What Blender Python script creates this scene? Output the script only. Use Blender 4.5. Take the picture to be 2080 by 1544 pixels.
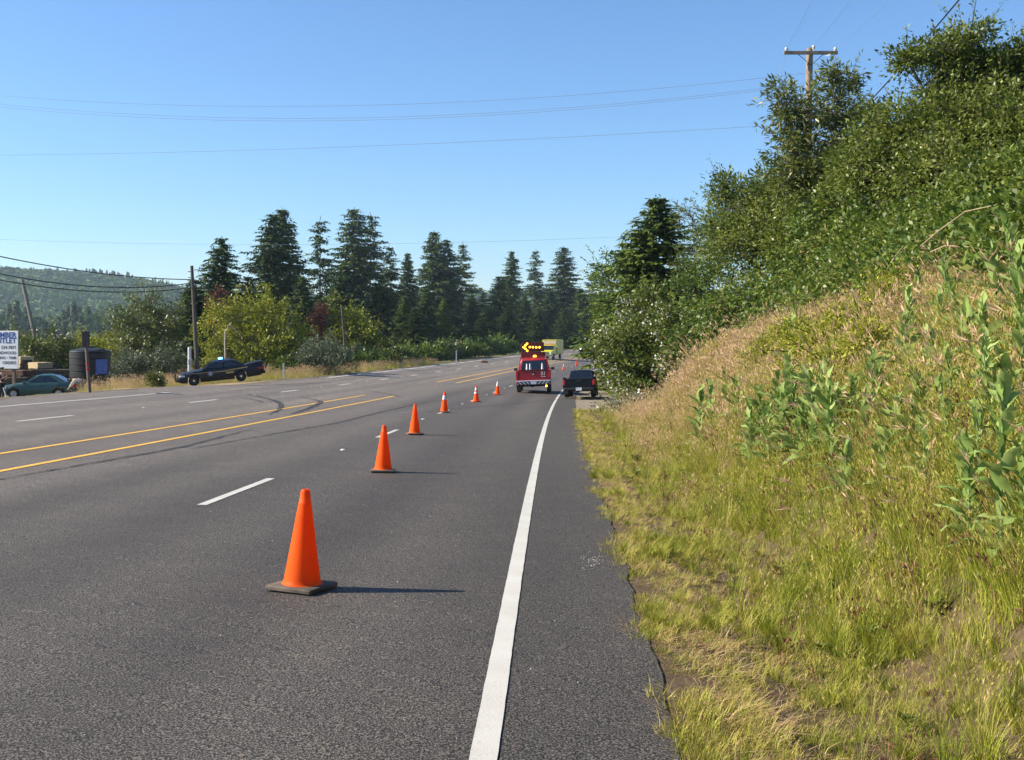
import bpy, math, random
import numpy as np
from mathutils import Vector, Matrix, Euler

for o in list(bpy.data.objects):
    bpy.data.objects.remove(o)
SC = bpy.context.scene
COL = SC.collection
rng = np.random.default_rng(7)
random.seed(7)
R = math.radians

# ------------------------------------------------------------------ camera, sky, sun, exposure
F, CX, HY, CZ = 2241.9, 1040.0, 680.0, 1.573      # focal length and horizon in photo pixels, eye height in m
cd = bpy.data.cameras.new('camera')
cam = bpy.data.objects.new('camera', cd)
COL.objects.link(cam)
cam.location = (0, 0, CZ)
cam.rotation_euler = (R(90), 0, 0)
cd.sensor_width = 36.0
cd.lens = 36.0 * F / 2080.0
cd.shift_y = -(772.0 - HY) / 2080.0
cd.clip_start = 0.1
cd.clip_end = 20000
SC.camera = cam

SUN_EL, SUN_AZ = R(33.5), R(-90.0)                 # sun stands on the left, square to the view
world = bpy.data.worlds.new('World')
SC.world = world
world.use_nodes = True
wn = world.node_tree
sky = wn.nodes.new('ShaderNodeTexSky')
sky.sky_type = 'NISHITA'
sky.sun_disc = False
sky.sun_elevation = SUN_EL
sky.sun_rotation = SUN_AZ
sky.altitude = 0
sky.air_density = 1.12
sky.dust_density = 0.0
sky.ozone_density = 8.5
wn.links.new(sky.outputs[0], wn.nodes['Background'].inputs[0])
wn.nodes['Background'].inputs[1].default_value = 0.092

sl = bpy.data.lights.new('sun', 'SUN')
sl.energy = 5.0
sl.angle = R(0.53)
sl.color = (1.0, 0.90, 0.74)
sun = bpy.data.objects.new('sun', sl)
COL.objects.link(sun)
sdir = Vector((math.cos(SUN_EL), 0.03, -math.sin(SUN_EL)))
sun.rotation_euler = sdir.to_track_quat('-Z', 'Y').to_euler()
sun.location = (-60, 0, 60)

vs = SC.view_settings
vs.view_transform = 'Standard'
vs.look = 'None'
vs.exposure = 1.0
vs.gamma = 1.0
SC.cycles.max_bounces = 5
SC.cycles.diffuse_bounces = 2
SC.cycles.glossy_bounces = 1
SC.cycles.transmission_bounces = 2
SC.cycles.transparent_max_bounces = 8
SC.cycles.volume_bounces = 0
SC.cycles.use_denoising = True

# ------------------------------------------------------------------ helpers
def tag(o, label=None, cat=None, group=None, kind=None):
    if label: o['label'] = label
    if cat: o['category'] = cat
    if group: o['group'] = group
    if kind: o['kind'] = kind
    return o

def empty(name, loc, rz=0.0, label=None, cat=None, group=None, rot=None):
    o = bpy.data.objects.new(name, None)
    COL.objects.link(o)
    o.location = loc
    o.rotation_euler = rot if rot else (0, 0, rz)
    o.empty_display_size = 0.2
    return tag(o, label, cat, group)

def link(name, me, mat=None, parent=None, loc=None, rot=None, scale=None):
    o = bpy.data.objects.new(name, me)
    if mat is not None and len(me.materials) == 0:
        me.materials.append(mat)
    COL.objects.link(o)
    o.parent = parent
    if loc is not None: o.location = loc
    if rot is not None: o.rotation_euler = rot
    if scale is not None: o.scale = scale
    return o

def copy_tree(o, parent=None):
    c = o.copy()
    COL.objects.link(c)
    c.parent = parent
    for ch in o.children:
        copy_tree(ch, c)
    return c

def mesh_np(name, v, f, smooth=False, tint=None):
    """fast mesh from arrays; f is (n,3) or (n,4)"""
    v = np.asarray(v, np.float32); f = np.asarray(f, np.int32)
    me = bpy.data.meshes.new(name)
    me.vertices.add(len(v)); me.vertices.foreach_set('co', v.ravel())
    k = f.shape[1]
    me.loops.add(f.size); me.loops.foreach_set('vertex_index', f.ravel())
    me.polygons.add(len(f))
    me.polygons.foreach_set('loop_start', np.arange(0, f.size, k, dtype=np.int32))
    me.polygons.foreach_set('loop_total', np.full(len(f), k, np.int32))
    if smooth:
        me.polygons.foreach_set('use_smooth', np.ones(len(f), bool))
    if tint is not None:
        a = me.attributes.new('tint', 'FLOAT', 'FACE')
        a.data.foreach_set('value', np.asarray(tint, np.float32))
    me.update(calc_edges=True)
    return me

class MB:
    """collects shapes and links them as ONE mesh object"""
    def __init__(self): self.v = []; self.f = []
    def add(self, v, f):
        n = len(self.v); self.v += [tuple(p) for p in v]; self.f += [tuple(i + n for i in q) for q in f]; return self
    def box(self, c, s, rz=0.0, rx=0.0, ry=0.0):
        m = Euler((rx, ry, rz)).to_matrix(); c = Vector(c)
        v = [c + m @ Vector((x * s[0] / 2, y * s[1] / 2, z * s[2] / 2)) for z in (-1, 1) for y in (-1, 1) for x in (-1, 1)]
        return self.add(v, [(0, 2, 3, 1), (4, 5, 7, 6), (0, 1, 5, 4), (2, 6, 7, 3), (0, 4, 6, 2), (1, 3, 7, 5)])
    def tube(self, pts, rad, n=8, caps=True):
        pts = [Vector(p) for p in pts]
        if not hasattr(rad, '__len__'): rad = [rad] * len(pts)
        rings = []
        for i, p in enumerate(pts):
            t = (pts[min(i + 1, len(pts) - 1)] - pts[max(i - 1, 0)])
            t = t.normalized() if t.length > 1e-9 else Vector((0, 0, 1))
            up = Vector((0, 0, 1)) if abs(t.z) < 0.95 else Vector((1, 0, 0))
            a = t.cross(up).normalized(); b = a.cross(t)
            rings.append([p + (a * math.cos(2 * math.pi * k / n) + b * math.sin(2 * math.pi * k / n)) * rad[i] for k in range(n)])
        v = [q for r in rings for q in r]; f = []
        for i in range(len(rings) - 1):
            for k in range(n):
                f.append((i * n + k, i * n + (k + 1) % n, (i + 1) * n + (k + 1) % n, (i + 1) * n + k))
        if caps:
            f.append(tuple(range(n - 1, -1, -1))); f.append(tuple((len(rings) - 1) * n + k for k in range(n)))
        return self.add(v, f)
    def lathe(self, prof, n=24, c=(0, 0, 0), axis='z', caps=True):
        v = []; f = []
        for r, z in prof:
            for k in range(n):
                a = 2 * math.pi * k / n
                q = (r * math.cos(a), r * math.sin(a), z)
                if axis == 'y': q = (q[0], q[2], q[1])
                if axis == 'x': q = (q[2], q[0], q[1])
                v.append((q[0] + c[0], q[1] + c[1], q[2] + c[2]))
        for i in range(len(prof) - 1):
            for k in range(n):
                f.append((i * n + k, i * n + (k + 1) % n, (i + 1) * n + (k + 1) % n, (i + 1) * n + k))
        if caps:
            f.append(tuple(range(n - 1, -1, -1))); f.append(tuple((len(prof) - 1) * n + k for k in range(n)))
        return self.add(v, f)
    def loft(self, rings, caps=True):
        n = len(rings[0]); v = [q for r in rings for q in r]; f = []
        for i in range(len(rings) - 1):
            for k in range(n):
                f.append((i * n + k, i * n + (k + 1) % n, (i + 1) * n + (k + 1) % n, (i + 1) * n + k))
        if caps:
            f.append(tuple(range(n - 1, -1, -1))); f.append(tuple((len(rings) - 1) * n + k for k in range(n)))
        return self.add(v, f)
    def panel(self, q, th=0.012, nrm=None):
        """a thin plate on the polygon q"""
        q = [Vector(p) for p in q]
        n = nrm and Vector(nrm) or (q[1] - q[0]).cross(q[2] - q[1]).normalized()
        m = len(q); v = [p - n * th for p in q] + [p + n * th for p in q]
        f = [tuple(range(m - 1, -1, -1)), tuple(range(m, 2 * m))] + [(i, (i + 1) % m, m + (i + 1) % m, m + i) for i in range(m)]
        return self.add(v, f)
    def prism(self, poly, y0, y1):
        m = len(poly); v = [(x, y0, z) for x, z in poly] + [(x, y1, z) for x, z in poly]
        f = [tuple(range(m)), tuple(range(2 * m - 1, m - 1, -1))] + [(i, m + i, m + (i + 1) % m, (i + 1) % m) for i in range(m)]
        return self.add(v, f)
    def mesh(self, name, smooth=False):
        me = bpy.data.meshes.new(name)
        me.from_pydata(self.v, [], self.f)
        if smooth:
            me.polygons.foreach_set('use_smooth', np.ones(len(me.polygons), bool))
        me.update()
        return me
    def build(self, name, mat=None, parent=None, smooth=False, bevel=0.0, loc=None, rot=None, sharp=35):
        me = self.mesh(name, smooth)
        o = link(name, me, mat, parent, loc, rot)
        if smooth:
            try: me.set_sharp_from_angle(angle=R(sharp))
            except Exception: pass
        if bevel:
            b = o.modifiers.new('bevel', 'BEVEL'); b.width = bevel; b.segments = 2; b.limit_method = 'ANGLE'; b.angle_limit = R(30)
        return o

# ------------------------------------------------------------------ materials
def nodes(name):
    m = bpy.data.materials.new(name); m.use_nodes = True
    t = m.node_tree
    return m, t, t.nodes['Principled BSDF']

def setp(b, **k):
    for n, v in k.items():
        n = n.replace('_', ' ')
        if n in b.inputs: b.inputs[n].default_value = v

def c4(c): return (c[0], c[1], c[2], 1.0)

def noise(t, scale, detail=3.0, rough=0.55, coord='Object'):
    tc = t.nodes.new('ShaderNodeTexCoord')
    n = t.nodes.new('ShaderNodeTexNoise')
    n.inputs['Scale'].default_value = scale; n.inputs['Detail'].default_value = detail; n.inputs['Roughness'].default_value = rough
    t.links.new(tc.outputs[coord], n.inputs['Vector'])
    return n

def ramp(t, src, stops):
    r = t.nodes.new('ShaderNodeValToRGB')
    el = r.color_ramp.elements
    while len(el) < len(stops): el.new(0.5)
    for e, (p, c) in zip(el, stops): e.position = p; e.color = c4(c)
    t.links.new(src, r.inputs[0])
    return r

def pm(name, c1, c2=None, scale=6.0, rough=0.6, metal=0.0, bump=0.0, bscale=60.0, coat=0.0, spec=0.5, lo=0.35, hi=0.65):
    """plain paint / wood / rubber with uneven colour and a little relief"""
    m, t, b = nodes(name)
    c2 = c2 or tuple(x * 0.8 for x in c1)
    n = noise(t, scale, 5.0, 0.65)
    r = ramp(t, n.outputs[0], [(lo, c1), (hi, c2)])
    t.links.new(r.outputs[0], b.inputs['Base Color'])
    setp(b, Roughness=rough, Metallic=metal)
    b.inputs['Coat Weight'].default_value = coat
    b.inputs['Coat Roughness'].default_value = 0.08
    b.inputs['Specular IOR Level'].default_value = spec
    if bump:
        n2 = noise(t, bscale, 4.0, 0.6)
        bp = t.nodes.new('ShaderNodeBump'); bp.inputs['Strength'].default_value = bump; bp.inputs['Distance'].default_value = 0.01
        t.links.new(n2.outputs[0], bp.inputs['Height']); t.links.new(bp.outputs[0], b.inputs['Normal'])
    return m

def emis(name, c, s, base=(0.05, 0.05, 0.05)):
    m, t, b = nodes(name)
    b.inputs['Base Color'].default_value = c4(base)
    b.inputs['Emission Color'].default_value = c4(c); b.inputs['Emission Strength'].default_value = s
    return m

def leafmat(name, stops, trans=0.28, rough=0.5, spec=0.35, vary=0.5):
    """leaf / blade colour from a random value per leaf plus one per plant; light passes through"""
    m, t, b = nodes(name)
    at = t.nodes.new('ShaderNodeAttribute'); at.attribute_name = 'tint'
    oi = t.nodes.new('ShaderNodeObjectInfo')
    mx = t.nodes.new('ShaderNodeMath'); mx.operation = 'MULTIPLY_ADD'
    sb = t.nodes.new('ShaderNodeMath'); sb.operation = 'SUBTRACT'; sb.inputs[1].default_value = 0.5
    t.links.new(oi.outputs['Random'], sb.inputs[0])
    t.links.new(sb.outputs[0], mx.inputs[0]); mx.inputs[1].default_value = vary; t.links.new(at.outputs['Fac'], mx.inputs[2])
    r = ramp(t, mx.outputs[0], stops)
    t.links.new(r.outputs[0], b.inputs['Base Color'])
    setp(b, Roughness=rough); b.inputs['Specular IOR Level'].default_value = spec
    tr = t.nodes.new('ShaderNodeBsdfTranslucent'); t.links.new(r.outputs[0], tr.inputs['Color'])
    ms = t.nodes.new('ShaderNodeMixShader'); ms.inputs[0].default_value = trans
    t.links.new(b.outputs[0], ms.inputs[1]); t.links.new(tr.outputs[0], ms.inputs[2])
    t.links.new(ms.outputs[0], t.nodes['Material Output'].inputs['Surface'])
    return m

# ------------------------------------------------------------------ the road's line and the lie of the land
RP = dict(x0=-0.2609, th=0.03124, k=0.0004119, k2=5.1896e-06, g1=-0.036767, g2=0.00026626, g3=-8.139e-07, b0=0.019393, b1=0.00030143)
DS = 0.5
SS = np.arange(-60, 430, DS)
_s = np.clip(SS, 0, 420)
TT = RP['th'] + RP['k'] * _s + RP['k2'] * _s * _s / 2
XX = np.concatenate([[0], np.cumsum(np.sin(TT[:-1]) * DS)]); YY = np.concatenate([[0], np.cumsum(np.cos(TT[:-1]) * DS)])
_i0 = int(round(60 / DS))
XX += RP['x0'] - XX[_i0]; YY += -YY[_i0]

def road_xy(s, o):
    s = np.asarray(s, float); o = np.asarray(o, float)
    t = np.interp(s, SS, TT)
    ex = np.where(s > SS[-1], s - SS[-1], np.where(s < SS[0], s - SS[0], 0.0))
    x = np.interp(s, SS, XX) + np.sin(t) * ex; y = np.interp(s, SS, YY) + np.cos(t) * ex
    return x - np.cos(t) * o, y + np.sin(t) * o

def road_z(s, o):
    s = np.asarray(s, float); c = np.clip(s, 0, 215)
    z = RP['g1'] * c + RP['g2'] * c * c / 2 + RP['g3'] * c ** 3 / 6
    z = z + np.where(s < 0, RP['g1'] * s, 0)
    return z + (RP['b0'] + RP['b1'] * np.clip(s, 0, 200)) * np.clip(o, -3, 30)

def to_road(x, y):
    x = np.atleast_1d(np.asarray(x, float)); y = np.atleast_1d(np.asarray(y, float))
    so = np.empty_like(x); oo = np.empty_like(x)
    xs, ys = XX[::2], YY[::2]
    for a in range(0, len(x), 4000):
        q = slice(a, a + 4000)
        i = ((x[q, None] - xs) ** 2 + (y[q, None] - ys) ** 2).argmin(1)
        t = TT[::2][i]; dx = x[q] - xs[i]; dy = y[q] - ys[i]
        so[q] = SS[::2][i] + dx * np.sin(t) + dy * np.cos(t)
        oo[q] = -dx * np.cos(t) + dy * np.sin(t)
    return so, oo

def sm(a, b, x):
    t = np.clip((np.asarray(x, float) - a) / (b - a), 0, 1); return t * t * (3 - 2 * t)

def wob(x, y, f, seed=0.0):
    """cheap smooth noise about -1..1"""
    return (np.sin(x * f + 1.3 + seed) * np.cos(y * f * 0.9 + 2.1 * seed) + 0.6 * np.sin((x * 1.9 - y * 1.3) * f + 4 + seed)
            + 0.4 * np.cos((x * 0.7 + y * 3.1) * f + 2 + seed)) / 2.0

ER = -0.87
def el_of(s): return 18.8 - 1.8 * sm(50, 60, s)

def gz_so(s, o, x=None, y=None):
    s = np.asarray(s, float); o = np.asarray(o, float)
    if x is None: x, y = road_xy(s, o)
    el = el_of(s)
    z = road_z(s, np.clip(o, ER, el)) - 0.14
    # right: verge, shallow ditch, bank
    q = ER - o
    w0 = 1.25 + 2.6 * sm(27, 42, s) - 1.2 * sm(75, 95, s)
    hb = 9.0 - 6.0 * sm(60, 95, s)
    e = road_z(s, ER)
    verge = -0.010 - 0.02 * sm(0.02, 0.2, q) - 0.13 * sm(0.3, 0.9, q) * (1 - sm(37, 44, s))
    u = np.maximum(q - w0, 0)
    sl = 0.95 - 0.12 * sm(25, 40, s)
    rise = hb * (1 - np.exp(-u * sl / hb)) * sm(-0.2, 1.2, u)
    rise = rise + 0.10 * wob(x, y, 1.7) * sm(0.3, 2, u) + 0.05 * wob(x, y, 4.3, 2.0) * sm(0.0, 1, u)
    zr = e + verge + rise
    # left: shoulder falls to the yard and the flat valley
    p = o - el
    f = road_z(s, el) - 0.02
    yard = -1.99 - 0.9 * sm(60, 700, p) + 0.10 * wob(x, y, 0.35)
    zl = f + (yard - f) * sm(0.0, 11.0, p) + 0.05 * wob(x, y, 1.9, 1.0) * sm(0.6, 2, p)
    z = np.where(q > -0.3, zr, np.where(p > 0, zl, z))
    return z

def gz(x, y):
    s, o = to_road(x, y)
    r = gz_so(s, o, np.atleast_1d(x), np.atleast_1d(y))
    return r if np.ndim(x) else float(r[0])

def at(px, py, d):
    """a point d metres ahead that the photograph shows at (px, py)"""
    return Vector(((px - CX) / F * d, d, CZ - (py - HY) / F * d))

def on_ground(px, d):
    x = (px - CX) / F * d
    return Vector((x, d, gz(x, d)))

def hit(px, py, d0=4.0, d1=160.0):
    """where the line of sight through a photo pixel meets the ground"""
    d = np.concatenate([np.arange(d0, 40, 0.05), np.arange(40, d1, 0.2)])
    x = (px - CX) / F * d; z = CZ - (py - HY) / F * d
    g = gz(x, d); k = np.argmax(z <= g)
    return Vector((x[k], d[k], g[k]))

def grid_mesh(name, X, Y, Z, smooth=True):
    n, m = X.shape
    v = np.stack([X, Y, Z], -1).reshape(-1, 3)
    i = np.arange(n * m).reshape(n, m)
    f = np.stack([i[:-1, :-1], i[1:, :-1], i[1:, 1:], i[:-1, 1:]], -1).reshape(-1, 4)
    return mesh_np(name, v, f, smooth)

def vcol(me, name, c):
    a = me.attributes.new(name, 'FLOAT_COLOR', 'POINT')
    c = np.concatenate([c, np.ones((len(c), 1))], 1).astype(np.float32)
    a.data.foreach_set('color', c.ravel())

# ------------------------------------------------------------------ ground, road, markings
def build_ground():
    s = np.concatenate([np.arange(-60, -5, 2.5), np.arange(-5, 60, 0.4), np.arange(60, 130, 1.0), np.arange(130, 250, 3.0),
                        np.arange(250, 430, 8.0), np.geomspace(430, 5200, 22)])
    right = np.concatenate([[-150, -110, -80, -60, -48, -40, -34, -29], np.arange(-25, -11, 1.0), np.arange(-11, -1.2, 0.24), [-1.15, ER, ER + 0.29, ER + 0.32]])
    midf = np.linspace(0, 1, 9)
    left = np.concatenate([[-0.06, 0, 0.3], np.arange(0.7, 12, 0.6), np.geomspace(12.5, 5000, 34)])
    Rr = np.broadcast_to(right, (len(s), len(right)))
    el = el_of(s)[:, None]
    Mi = (ER + 0.5) + (el - 0.5 - ER - 0.5) * midf[None, :]
    Lf = el + left[None, :]
    O = np.concatenate([Rr, Mi, Lf], 1)
    S = np.broadcast_to(s[:, None], O.shape)
    X, Y = road_xy(S, O)
    Z = gz_so(S, O, X, Y)
    me = grid_mesh('ground', X, Y, Z)
    # what the soil itself is: gravel lay-by, bare brown verge, straw-coloured slope, green field
    s_, o_, x_, y_ = S.ravel(), O.ravel(), X.ravel(), Y.ravel()
    q = ER - o_; p = o_ - el_of(s_)
    soil = np.array([0.125, 0.088, 0.055]); straw = np.array([0.20, 0.155, 0.075]); grav = np.array([0.25, 0.215, 0.17]); green = np.array([0.075, 0.10, 0.03])
    dust = np.array([0.34, 0.24, 0.14]); field = np.array([0.30, 0.25, 0.13])
    n1 = wob(x_, y_, 0.9); n2 = wob(x_, y_, 2.7, 3.0)
    c = soil + (straw - soil) * (sm(1.6, 3.2, q) * (0.35 + 0.3 * n1))[:, None].clip(0, 1)
    c = c + (green - c) * (sm(6, 9, q))[:, None]
    g = sm(43, 46, s_) * (1 - sm(72, 80, s_)) * (1 - sm(2.6, 3.6, q)) * (q > -0.6)
    c = c + (grav - c) * g[:, None]
    lc = straw + (green - straw) * np.clip(0.35 + 0.6 * n1, 0, 1)[:, None]
    dv = sm(44, 50, s_) * (1 - sm(60, 68, s_)) * sm(0, .6, p)
    lc = lc + (dust - lc) * (dv * (1 - sm(9, 14, p)))[:, None]
    edge = (1 - sm(0.2, 0.8, p))
    lc = lc + (grav * 0.7 - lc) * edge[:, None]
    far = sm(60, 130, p)
    band = np.clip(0.5 + 0.9 * wob(x_, y_, 0.012, 5.0) + 0.3 * wob(x_, y_, 0.05, 1.0), 0, 1)
    fc = green * 1.3 + (field - green * 1.3) * band[:, None]
    lc = lc + (fc - lc) * far[:, None]
    c = np.where((p > 0)[:, None], lc, c)
    vcol(me, 'gcol', c)
    m, t, b = nodes('earth and grass')
    at_ = t.nodes.new('ShaderNodeAttribute'); at_.attribute_name = 'gcol'
    n = noise(t, 9.0, 8.0, 0.7)
    r = ramp(t, n.outputs[0], [(0.3, (0.55, 0.55, 0.55)), (0.7, (1.45, 1.4, 1.3))])
    mx = t.nodes.new('ShaderNodeMix'); mx.data_type = 'RGBA'; mx.blend_type = 'MULTIPLY'; mx.inputs[0].default_value = 1.0
    t.links.new(at_.outputs['Color'], mx.inputs[6]); t.links.new(r.outputs[0], mx.inputs[7])
    t.links.new(mx.outputs[2], b.inputs['Base Color'])
    n2 = noise(t, 45.0, 5.0, 0.7)
    bp = t.nodes.new('ShaderNodeBump'); bp.inputs['Strength'].default_value = 0.8; bp.inputs['Distance'].default_value = 0.03
    t.links.new(n2.outputs[0], bp.inputs['Height']); t.links.new(bp.outputs[0], b.inputs['Normal'])
    setp(b, Roughness=0.95); b.inputs['Specular IOR Level'].default_value = 0.2
    o = link('ground', me, m)
    return tag(o, 'grass and soil ground running from the bank to the valley', kind='structure')

def build_road():
    s = np.concatenate([np.arange(-60, 0, 3.0), np.arange(0, 40, 0.16), np.arange(40, 110, 0.7), np.arange(110, 260, 3.0), np.arange(260, 1200, 10.0)])
    f = np.concatenate([[0, 0], np.linspace(0, 1, 62), [1, 1]])
    el = el_of(s)
    jr = 0.05 * (1 - sm(4, 9, s)) - 0.07 * sm(7, 11, s) + 0.03 * np.sin(s * 1.3) * np.sin(s * 0.71) + 0.012 * np.sin(s * 5.9 + 1) + rng.normal(0, 0.006, len(s))
    jl = 0.2 * np.sin(s * 0.5) + 0.15 * np.sin(s * 1.7)
    a = ER + jr; b_ = el + jl - 0.2
    O = a[:, None] + (b_ - a)[:, None] * f[None, :]
    S = np.broadcast_to(s[:, None], O.shape)
    X, Y = road_xy(S, O)
    Z = road_z(S, O)
    Z[:, 0] -= 0.12; Z[:, -1] -= 0.12
    me = grid_mesh('road', X, Y, Z)
    o_, s_ = O.ravel(), S.ravel()
    base = np.array([0.051, 0.046, 0.042]); old = np.array([0.092, 0.081, 0.071]); sh = np.array([0.045, 0.041, 0.038])
    c = base + (old - base) * sm(3.0, 9.0, o_ + 1.2 * wob(o_, s_ * 0.15, 0.8))[:, None]
    c = c + (sh - c) * (1 - sm(-0.15, 0.05, o_))[:, None]
    # darker wheel tracks and oil strips that run along each lane, all patchy
    for lo in (0.0, 3.65, 8.84, 12.7):
        for w, d in ((0.95, 0.20), (2.75, 0.20), (1.8, -0.22), (0.05, -0.10)):
            k = np.exp(-((o_ - lo - w) / 0.38) ** 2) * (0.7 + 0.5 * wob(o_ * 0.3, s_ * 0.2, 0.7, lo))
            c = c * (1 + d * k)[:, None]
    c = c * (1 + 0.12 * wob(o_ * 0.8, s_ * 0.12, 1.0, 2.0))[:, None]
    c = c * (1 + 0.30 * sm(6, 30, s_))[:, None]  # far road lightened in the colour for grazing light and hidden bump shade
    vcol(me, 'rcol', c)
    m, t, b = nodes('worn asphalt')
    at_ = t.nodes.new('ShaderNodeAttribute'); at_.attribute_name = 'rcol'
    n = noise(t, 95.0, 2.0, 0.8)
    r = ramp(t, n.outputs[0], [(0.38, (0.05, 0.05, 0.055)), (0.46, (0.5, 0.5, 0.5)), (0.53, (1.35, 1.30, 1.22)), (0.61, (4.2, 3.95, 3.55))])
    nb = noise(t, 1.3, 6.0, 0.7)
    rb = ramp(t, nb.outputs[0], [(0.3, (0.86, 0.86, 0.87)), (0.7, (1.14, 1.13, 1.11))])
    m1 = t.nodes.new('ShaderNodeMix'); m1.data_type = 'RGBA'; m1.blend_type = 'MULTIPLY'; m1.inputs[0].default_value = 1.0
    m2 = t.nodes.new('ShaderNodeMix'); m2.data_type = 'RGBA'; m2.blend_type = 'MULTIPLY'; m2.inputs[0].default_value = 1.0
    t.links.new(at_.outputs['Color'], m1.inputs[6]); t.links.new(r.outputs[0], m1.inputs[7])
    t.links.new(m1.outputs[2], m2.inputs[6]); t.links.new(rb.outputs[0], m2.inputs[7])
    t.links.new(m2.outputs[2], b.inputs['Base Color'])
    bp = t.nodes.new('ShaderNodeBump'); bp.inputs['Strength'].default_value = 0.9; bp.inputs['Distance'].default_value = 0.008
    t.links.new(n.outputs[0], bp.inputs['Height']); t.links.new(bp.outputs[0], b.inputs['Normal'])
    setp(b, Roughness=0.8); b.inputs['Specular IOR Level'].default_value = 0.35
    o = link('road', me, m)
    return tag(o, 'worn grey asphalt highway curving away to the right', kind='structure')

def paint(name, c, wear=0.42):
    """road paint that has chipped off in places"""
    m, t, b = nodes(name)
    n = noise(t, 55.0, 5.0, 0.75)
    r = ramp(t, n.outputs[0], [(wear - 0.14, (0.16, 0.15, 0.14)), (wear - 0.06, c), (0.8, tuple(x * 0.92 for x in c))])
    n3 = noise(t, 2.2, 4.0, 0.6)
    r3 = ramp(t, n3.outputs[0], [(0.3, (0.86, 0.85, 0.82)), (0.65, (1.0, 1.0, 1.0))])
    mx = t.nodes.new('ShaderNodeMix'); mx.data_type = 'RGBA'; mx.blend_type = 'MULTIPLY'; mx.inputs[0].default_value = 1.0
    t.links.new(r.outputs[0], mx.inputs[6]); t.links.new(r3.outputs[0], mx.inputs[7])
    t.links.new(mx.outputs[2], b.inputs['Base Color'])
    bp = t.nodes.new('ShaderNodeBump'); bp.inputs['Strength'].default_value = 0.5; bp.inputs['Distance'].default_value = 0.004
    t.links.new(n.outputs[0], bp.inputs['Height']); t.links.new(bp.outputs[0], b.inputs['Normal'])
    setp(b, Roughness=0.7)
    return m

def strip(name, ctrl, width, mat, parent, step=0.25, lift=0.006, jit=0.0012, taper=False):
    """a painted band or tyre mark along points (s, o) on the road"""
    ctrl = np.array(ctrl, float)
    dist = np.concatenate([[0], np.cumsum(np.hypot(*(ctrl[1:] - ctrl[:-1]).T))])
    n = max(3, int(dist[-1] / step) + 1)
    u = np.linspace(0, dist[-1], n)
    s = np.interp(u, dist, ctrl[:, 0]); o = np.interp(u, dist, ctrl[:, 1])
    if len(ctrl) > 2:
        for _ in range(8):
            s[1:-1] = (s[:-2] + 2 * s[1:-1] + s[2:]) / 4; o[1:-1] = (o[:-2] + 2 * o[1:-1] + o[2:]) / 4
    ds = np.gradient(s); do = np.gradient(o); ln = np.hypot(ds, do)
    w = np.full(n, width)
    if taper: w = width * (0.35 + 0.65 * np.sin(np.pi * np.clip(np.linspace(0.02, 0.98, n), 0, 1)))
    a = w / 2 + rng.normal(0, jit, n); c = w / 2 + rng.normal(0, jit, n)
    S = np.stack([s - do / ln * a, s, s + do / ln * c], 1); O = np.stack([o + ds / ln * a, o, o - ds / ln * c], 1)
    S, O = S[:, ::-1], O[:, ::-1]
    X, Y = road_xy(S, O)
    return link(name, grid_mesh(name, X, Y, road_z(S, O) + lift), mat, parent)

ground = build_ground()
road = build_road()
M_WHITE = paint('white road paint', (0.56, 0.54, 0.49), 0.45)
M_YELLOW = paint('yellow road paint', (0.78, 0.44, 0.05), 0.40)
strip('edge_line', [(-8, 0), (60, 0)], 0.115, M_WHITE, road, 0.12)
strip('edge_line', [(60, 0), (425, 0)], 0.12, M_WHITE, road, 1.0, 0.012)
strip('edge_line', [(-8, 16.25), (46, 16.25)], 0.16, M_WHITE, road, 0.5, 0.01)
strip('edge_line', [(74.5, 16.25), (425, 16.25)], 0.30, M_WHITE, road, 1.0, 0.012)
for o_ in (7.48, 8.84):
    strip('centre_line', [(-8, o_), (51, o_)], 0.12, M_YELLOW, road, 0.3)
    strip('centre_line', [(75.5, o_), (425, o_)], 0.17, M_YELLOW, road, 1.0, 0.012)
for n_ in range(-1, 26):
    strip('lane_dash', [(12.3 + 12.19 * n_, 3.652), (15.35 + 12.19 * n_, 3.652)], 0.11, M_WHITE, road, 0.12, 0.006 + 0.0002 * max(n_, 0))
for n_ in range(-2, 25):
    strip('lane_dash', [(26.14 + 12.19 * n_, 12.695), (29.19 + 12.19 * n_, 12.695)], 0.14 + 0.07 * min(max(n_, 0) / 4.0, 1.0), M_WHITE, road, 0.2, 0.007 + 0.0002 * max(n_, 0))
m_, t_, b_ = nodes('tyre rubber streaks')
n_ = noise(t_, 14.0, 6.0, 0.75)
r_ = ramp(t_, n_.outputs[0], [(0.38, (0.0, 0.0, 0.0)), (0.56, (0.92, 0.92, 0.92))])
t_.links.new(r_.outputs[0], b_.inputs['Alpha'])
b_.inputs['Base Color'].default_value = (0.022, 0.021, 0.021, 1); setp(b_, Roughness=0.75)
M_SKID = m_
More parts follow.
